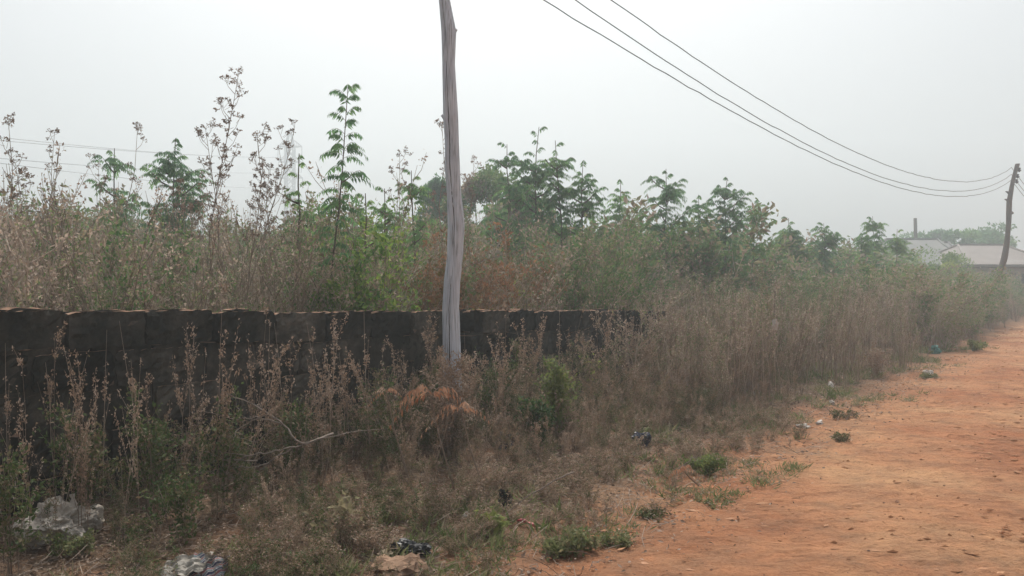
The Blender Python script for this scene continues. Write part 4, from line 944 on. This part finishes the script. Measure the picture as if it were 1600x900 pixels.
    sh = nm in ('climbing_vine', 'broadleaf_plant'); bush(700 + i, px, pb, pt, wpx, nm, lab, cat, mat, tb, s, ll, dense=.2 if sh else (1.3 if nm == 'bright_bush' else 2.6 if nm == 'dry_shrub' else 1.), stems=3 if sh else 15 if nm == 'dry_shrub' else 9)

# far shrubs where the road bends
for i, (px, py, Y, wpx, lab, tb) in enumerate([(1588, 432, 60, 60, 'light green round bush across the far bend of the road', .75), (1620, 425, 66, 70, 'green bush at the right picture edge beyond the road bend', .6), (1480, 395, 38, 60, 'light green bush in front of the grey hip roof', .62), (1420, 385, 36, 90, 'broad light green bush left of the grey hip roof', .66), (1345, 386, 33, 80, 'broad green bush below the pale feathery neem', .6)]):
    b = at(px, 450, Y); b[2] = float(G(b[0], Y)); rng = np.random.RandomState(800 + i); h = EYE + (450 - py) / F * Y; a, c = crown_tree(rng, h, wpx / F * Y * 1.1, h * .15, 12, 5000, .11, tb=tb, flat=.85, r0=.03); e = empty('far_bush', b, lab, 'bush', 'light green bushes near the houses'); a.build('stem', [M['bark']], e); c.build('foliage', [M['bark'], gl], e)

# ------------------------------------------------------------------ dead branches, rusty neem sprays
def dead_branch(pts_list, Y, name, label, r=.008, mat='bark_dead', cat='branch'):
    g = Geo(); base = None
    for pts, rr in pts_list:
        P = np.array([at(p[0], p[1], Y + (p[2] if len(p) > 2 else 0)) for p in pts])
        if base is None: base = P[0].copy()
        # smooth by interpolation
        t = np.linspace(0, len(P) - 1, len(P) * 4); Q = np.stack([np.interp(t, range(len(P)), P[:, k]) for k in range(3)], 1); Q += np.random.RandomState(len(P)).normal(0, .004, Q.shape)
        tube(g, Q, np.linspace(rr, rr * .35, len(Q)), 6)
    o = g.build(name, M[mat], loc=tuple(base), smooth=True); return tag(o, label, cat)
dead_branch([([(520, 680, .25), (470, 695), (440, 660), (400, 635), (345, 610, -.1)], .0075), ([(470, 695), (430, 705), (385, 712), (330, 704, -.1)], .005), ([(440, 660), (400, 652), (365, 655), (310, 640, -.15)], .0045), ([(455, 700), (410, 728), (350, 732), (300, 742, -.1)], .005),
             ([(470, 695), (520, 680), (600, 668, .2)], .004), ([(372, 640), (366, 610), (352, 585, -.1)], .003), ([(350, 708), (330, 690), (322, 668, -.1)], .003), ([(420, 725), (395, 745), (372, 770, -.1)], .003), ([(430, 668), (400, 690), (340, 678, -.1)], .003), ([(345, 732), (318, 728), (280, 722, -.1)], .003), ([(400, 720), (350, 718), (318, 702, -.2)], .004), ([(420, 646), (372, 668), (365, 685, -.1)], .004), ([(385, 712), (340, 745), (400, 748, .05)], .004)],
            4.5, 'dead_branch', 'forked grey dead branch lying over the weeds left of the pole')
dead_branch([([(0, 775), (25, 778), (47, 780)], .006), ([(47, 780), (47, 815)], .004)], 3.9, 'broken_twig', 'reddish bent twig at the left picture edge beside the white sack', mat='bark_dead', cat='twig')
for i, (a, b, Y, lab) in enumerate([((65, 372), (205, 482), 5.9, 'long pale curved dry twig over the left end of the wall'), ((190, 350), (238, 412), 6.1, 'short pale slanting twig in the brush above the left wall'), ((1030, 835), (1180, 700), 4.2, None), ((895, 738), (790, 800), 4.4, 'pale thin stick leaning in the weeds near the black shoe'),
                                    ((1050, 745), (1090, 712), 5.6, 'thin straw stick beside the rusty twigs at the road edge'), ((725, 418), (855, 388), 6.9, 'arching pale twig over the rusty undergrowth right of the pole'), ((1428, 520), (1446, 552), 13.5, None)]):
    if lab: dead_branch([([a, ((a[0] + b[0]) / 2 + 6, (a[1] + b[1]) / 2 - 9), b], .005)], Y, 'dry_twig', lab, cat='twig')
dead_branch([([(1452, 548), (1456, 535), (1452, 518), (1444, 508)], .014), ([(1456, 535), (1462, 520), (1456, 504)], .010), ([(1452, 548), (1448, 558)], .010)], 14.6, 'dry_stump', 'pale forked dry stems sticking up behind the teal bag by the road', cat='dead plant')

def rusty_spray(seed, px, py, Y, L, n, lab, spread=1.2):
    rng = np.random.RandomState(seed); g = Geo(); b = at(px, py, Y); z = float(G(b[0], Y)); tube(g, [[.15, .1, z - b[2]], [.05, .03, (z - b[2]) * .4], [0, 0, 0]], [.007, .005, .004], 5, .3)
    for i in range(n):
        a = math.pi * (i + .5) / n * spread + rng.normal(0, .15); pinnate(g, rng, np.zeros(3), (math.cos(a), -rng.uniform(.1, .5), .35 + .5 * math.sin(a)), L * rng.uniform(.8, 1.1), 7, L * .24, .75, .6 + rng.normal(0, .2))
    o = g.build('dead_neem_branch', [M['stem_dry'], M['leaf_rust_bright']], loc=(0, 0, 0)); o.location = tuple(b); tag(o, lab, 'branch')
rusty_spray(1, 672, 618, 4.95, .27, 6, 'drooping orange dead neem leaves below the pole')
rusty_spray(2, 720, 640, 4.9, .22, 4, 'reddish dead leaf spray right of the drooping orange leaves')
rusty_spray(3, 603, 612, 5.0, .13, 5, 'small pale curled dead leaf cluster in front of the wall')
rusty_spray(4, 1068, 735, 5.3, .14, 5, 'rusty red dead twigs beside the round green tuft')

# ------------------------------------------------------------------ litter
def blob(name, label, cat, px, py_bot, wpx, hpx, mat, seed, depth=.7, amp=.22, sub=3, rot=0., lift=0., freq=4., X_Y=None, group=None, crease=.0):
    import bmesh
    X, Y, z = px_ground(px, py_bot) if X_Y is None else X_Y
    Wd_, Hh = wpx / F * Y, hpx / F * Y; bm = bmesh.new(); bmesh.ops.create_icosphere(bm, subdivisions=sub + 1, radius=1.); rng = np.random.RandomState(seed)
    ph = rng.uniform(0, 6, (8, 3)); fr = rng.normal(0, freq, (8, 3))
    for v in bm.verts:
        p = np.array(v.co); pv = Vector(p * (freq * .42)) + Vector(ph[0]); n = mnoise.turbulence(pv, 3, True, noise_basis='PERLIN_ORIGINAL', amplitude_scale=.5, frequency_scale=2.1); big = mnoise.noise(Vector(p * 1.1) + Vector(ph[1])); r = 1 + .55 * big - amp * 1.6 * n
        q = p * r; q[2] = q[2] if q[2] > -.55 else -.55 + (q[2] + .55) * .1
        v.co = (q[0] * Wd_ / 2, q[1] * Wd_ / 2 * depth, (q[2] + .55) * Hh / 1.5)
    me = bpy.data.meshes.new(name); bm.to_mesh(me); bm.free(); me.materials.append(mat)
    o = bpy.data.objects.new(name, me); COL.objects.link(o); o.location = (X, Y, z + lift - .004); o.rotation_euler = (0, 0, rot); tag(o, label, cat, group); return o
def plastic(name, cols, rough=.35, scale=12): return noise_mat(name, cols, scale, rough=rough, bump=.5, bscale=22, spec=.5, bdist=.015)
m_sack = noise_mat('woven_sack', [(.36, .31, .26), (.50, .45, .39), (.60, .55, .49)], 9, rough=.7, bump=.6, bscale=60); m_black = plastic('black_plastic', [(.008, .009, .010), (.02, .022, .026)]); m_navy = plastic('navy_plastic', [(.010, .014, .035), (.02, .028, .06)])
m_white = plastic('dirty_white_plastic', [(.42, .38, .34), (.62, .59, .55)], .5); m_teal = plastic('teal_plastic', [(.05, .20, .18), (.10, .30, .27)], .5); m_red = plastic('red_plastic', [(.45, .05, .07), (.62, .10, .12)], .4)
m_paper = noise_mat('old_cardboard', [(.26, .16, .10), (.38, .25, .17)], 14, rough=.9, bump=.4, stretch=(1, 6, 1)); m_clear = plastic('clear_wrapper', [(.22, .20, .17), (.36, .34, .30)], .65)

def fold_sheet(g, c, u, v, nu, nv, rng, amp, th, tint=.5, mat=0):
    """a crumpled sheet with real thickness spanned by u and v around c"""
    c, u, v = map(np.asarray, (c, u, v)); n = norm(np.cross(u, v)); A = np.linspace(-.5, .5, nu); B = np.linspace(-.5, .5, nv)
    pa, pb = rng.uniform(0, 6, 2); V = []
    for b in B:
        for a in A:
            hgt = amp * (abs(math.sin(a * 9 + pa + b * 3)) + .6 * abs(math.sin(b * 8 + pb - a * 4)) + rng.normal(0, .12)); V.append(c + u * (a + rng.normal(0, .01)) + v * (b + .05 * math.sin(a * 11 + pb)) + n * hgt)
    V = np.array(V); W = V - n * th; k = nu * nv; i = np.arange(nv - 1)[:, None] * nu; j = np.arange(nu - 1)[None, :]
    Q = np.stack([i + j, i + j + 1, i + nu + j + 1, i + nu + j], -1).reshape(-1, 4); g.add(np.vstack([V, W]), np.vstack([Q, Q[:, ::-1] + k]), tint, mat)
    rim = [(r, r + 1) for r in range(nu - 1)] + [(r * nu + nu - 1, (r + 1) * nu + nu - 1) for r in range(nv - 1)] + [(nv * nu - 1 - r, nv * nu - 2 - r) for r in range(nu - 1)] + [((nv - 1 - r) * nu, (nv - 2 - r) * nu) for r in range(nv - 1)]
    g.add(np.vstack([V, W]), [[b_, a_, a_ + k, b_ + k] for a_, b_ in rim], tint, mat)

def litter():
    # the sack: a slumped body, its gathered neck and a torn flap
    e0 = px_ground(92, 838); e = empty('woven_sack', e0, 'dusty white woven sack slumped in the weeds at the bottom left', 'sack')
    def child(o): o.parent = e; o.location = tuple(np.array(o.location) - np.array(e0)); [o.__delitem__(k) for k in ('label', 'category') if k in o.keys()]; return o
    child(blob('sack_body', 'x', 'x', 84, 842, 132, 58, m_sack, 5, .8, .26, 4, .1, freq=5.5))
    child(blob('sack_flap', 'x', 'x', 136, 826, 56, 36, m_sack, 6, .9, .2, 4, -.3, freq=3.5))
    g = Geo(); q = at(114, 779, e0[1]) - np.array(e0); tube(g, [q + [0, 0, -.03], q + [.0, 0, .0], q + [-.004, 0, .022]], [.022, .008, .014], 8); g.build('sack_neck', m_sack, e, smooth=True)
    g = Geo(); rng = np.random.RandomState(4)
    # clear wrapper and striped cloth
    X, Y, z = px_ground(290, 904); fold_sheet(g, (0, 0, .04), np.array([.18, .03, .01]), np.array([.02, .12, .05]), 16, 12, rng, .022, .002); o = g.build('plastic_wrapper', m_clear, loc=(0, 0, 0), smooth=False); o.location = (X, Y, z); tag(o, 'crumpled clear and yellowish plastic wrapper left of the striped cloth', 'wrapper')
    ms, t, out = new_mat('striped_cloth'); N = t.nodes; tc = N.new('ShaderNodeTexCoord'); mp = N.new('ShaderNodeMapping'); mp.inputs['Rotation'].default_value = (0, 0, .9); t.links.new(tc.outputs['Object'], mp.inputs[0]); sx = N.new('ShaderNodeSeparateXYZ'); t.links.new(mp.outputs[0], sx.inputs[0])
    mm = N.new('ShaderNodeMath'); mm.operation = 'MULTIPLY'; mm.inputs[1].default_value = 38.; t.links.new(sx.outputs['X'], mm.inputs[0]); fr = N.new('ShaderNodeMath'); fr.operation = 'FRACT'; t.links.new(mm.outputs[0], fr.inputs[0])
    r = ramp(t, [(.30, .28, .28), (.05, .06, .11), (.28, .26, .26), (.26, .10, .10), (.30, .28, .28), (.09, .16, .18)], [0, .18, .36, .52, .7, .86]); r.color_ramp.interpolation = 'CONSTANT'; t.links.new(fr.outputs[0], r.inputs[0]); p = N.new('ShaderNodeBsdfPrincipled'); p.inputs['Roughness'].default_value = .9; t.links.new(r.outputs[0], p.inputs['Base Color']); t.links.new(p.outputs[0], out.inputs[0])
    g = Geo(); X, Y, z = px_ground(327, 903); fold_sheet(g, (0, 0, .045), np.array([.15, .02, -.03]), np.array([-.01, .10, .075]), 14, 12, rng, .010, .006); o = g.build('striped_cloth', ms); o.location = (X, Y, z); tag(o, 'folded cloth with thin red, blue and white stripes at the bottom edge', 'cloth')
    # cardboard
    g = Geo(); X, Y, z = px_ground(620, 903)
    for k, (dx, dz, a) in enumerate(((0, .012, .1), (.03, .03, .5), (-.01, .05, -.1), (-.09, .01, -.5))):
        c, q = math.cos(a), math.sin(a); fold_sheet(g, (dx, .01 * k, dz), np.array([c * .20, q * .20, .02]), np.array([-q * .11, c * .11, .03]), 7, 5, rng, .016, .004)
    o = g.build('cardboard', m_paper); o.location = (X, Y, z); tag(o, 'torn folded piece of brown cardboard at the bottom centre', 'cardboard')
    blob('bin_bag', 'flattened black plastic bag under the weeds above the cardboard', 'plastic bag', 640, 866, 66, 24, m_black, 11, .6, .38, 4, .1, freq=3)
    blob('black_shoe', 'small upright black rag hanging in the weeds near the red scrap', 'rag', 790, 795, 22, 34, m_black, 12, .7, .42, 4, .5, freq=7, lift=.0)
    blob('navy_bag', 'dark blue plastic bag caught at the foot of the weeds near the road', 'plastic bag', 1003, 696, 30, 22, m_navy, 13, .8, .3, 3, freq=4)
    blob('black_bag', 'small black plastic bag where the brown thicket meets the road', 'plastic bag', 1219, 662, 18, 12, m_black, 14, .8, .25, 3, freq=4)
    blob('bag_remnant', 'dark plastic bag half hidden under the dark green shrub', 'plastic bag', 790, 700, 36, 30, m_navy, 15, .8, .35, 3, freq=4)
    blob('teal_bag', 'teal plastic bag tangled in pale dry stems beside the road', 'plastic bag', 1459, 552, 20, 14, m_teal, 16, .8, .35, 3, freq=5)
    blob('hanging_bag', 'pale plastic scrap caught high in the brown thicket', 'plastic bag', 1211, 520, 12, 17, m_white, 17, .5, .35, 3, X_Y=(*at(1211, 514, 8.35)[:2], at(1211, 514, 8.35)[2]), freq=4)
    blob('pale_bag', 'crumpled pale bag on the verge near the far bend', 'plastic bag', 1449, 588, 15, 13, m_white, 18, .9, .3, 3, -.4, freq=4)
    for k, (px, py, w_, h_, lab) in enumerate([(1255, 668, 22, 7, 'white scrap right of the small black bag, nearest the thicket'), (1280, 662, 18, 6, 'white scrap out on the road edge, rightmost of the pair by the black bag'), (1298, 607, 14, 12, 'dirty white lump at the foot of the brown thicket'), (1300, 632, 11, 7, 'small white crumb of paper between thicket foot and road'), (1018, 722, 22, 11, 'pinkish torn paper scrap below the dark blue bag'),
                                      (906, 868, 15, 10, 'beige leaf-like scrap at the road corner beside the dark herb'), (830, 790, 0, 0, ''), (728, 808, 22, 9, 'pale crumpled scrap in the weeds left of the black rag'), (590, 858, 26, 8, 'pale bark strip left of the flattened black bag'), (745, 842, 12, 8, 'tiny white scrap above the bare soil right of the cardboard'), (872, 848, 10, 8, 'round white scrap in the weeds above the road corner')]):
        if w_: blob('paper_scrap', lab, 'litter', px, py, w_, h_, m_white if k not in (4, 5, 8) else m_paper, 30 + k, .7, .35, 2, k * .7, freq=4, group='scraps of paper and plastic')
    X, Y, z = px_ground(824, 822); g = Geo(); tube(g, [[-.055, .03, .025], [-.02, .01, .03], [.0, 0, .018], [.05, -.03, .012]], [.006, .011, .006, .013], 8, cap=True); o = g.build('red_scrap', m_red, smooth=True); o.location = (X, Y, z); tag(o, 'bright red twisted plastic scrap in the weeds near the road', 'plastic scrap')
    # fallen pole-like twig and big dead leaves
    mleaf = leaf_mat('pale_dead_leaf', [(.34, .26, .17), (.48, .42, .30)], .3)
    for k, (px, py, lab) in enumerate([(440, 845, 'large curled pale dead leaf in the foreground left of centre'), (600, 878, 'pale split dead leaf just above the cardboard'), (505, 872, 'pale dead leaf hooked over a foreground weed')]):
        X, Y, z = px_ground(px, py); g = Geo(); fold_sheet(g, (0, 0, .035), np.array([.075, .0, .02]), np.array([.0, .04, .018]), 8, 5, rng, .006, .0015); o = g.build('dead_leaf', mleaf); o.location = (X, Y, z); o.rotation_euler = (0, .2 * k, k * 1.1); tag(o, lab, 'leaf')
litter()
print('objects', len(bpy.data.objects), 'polys', sum(len(m.polygons) for m in bpy.data.meshes))
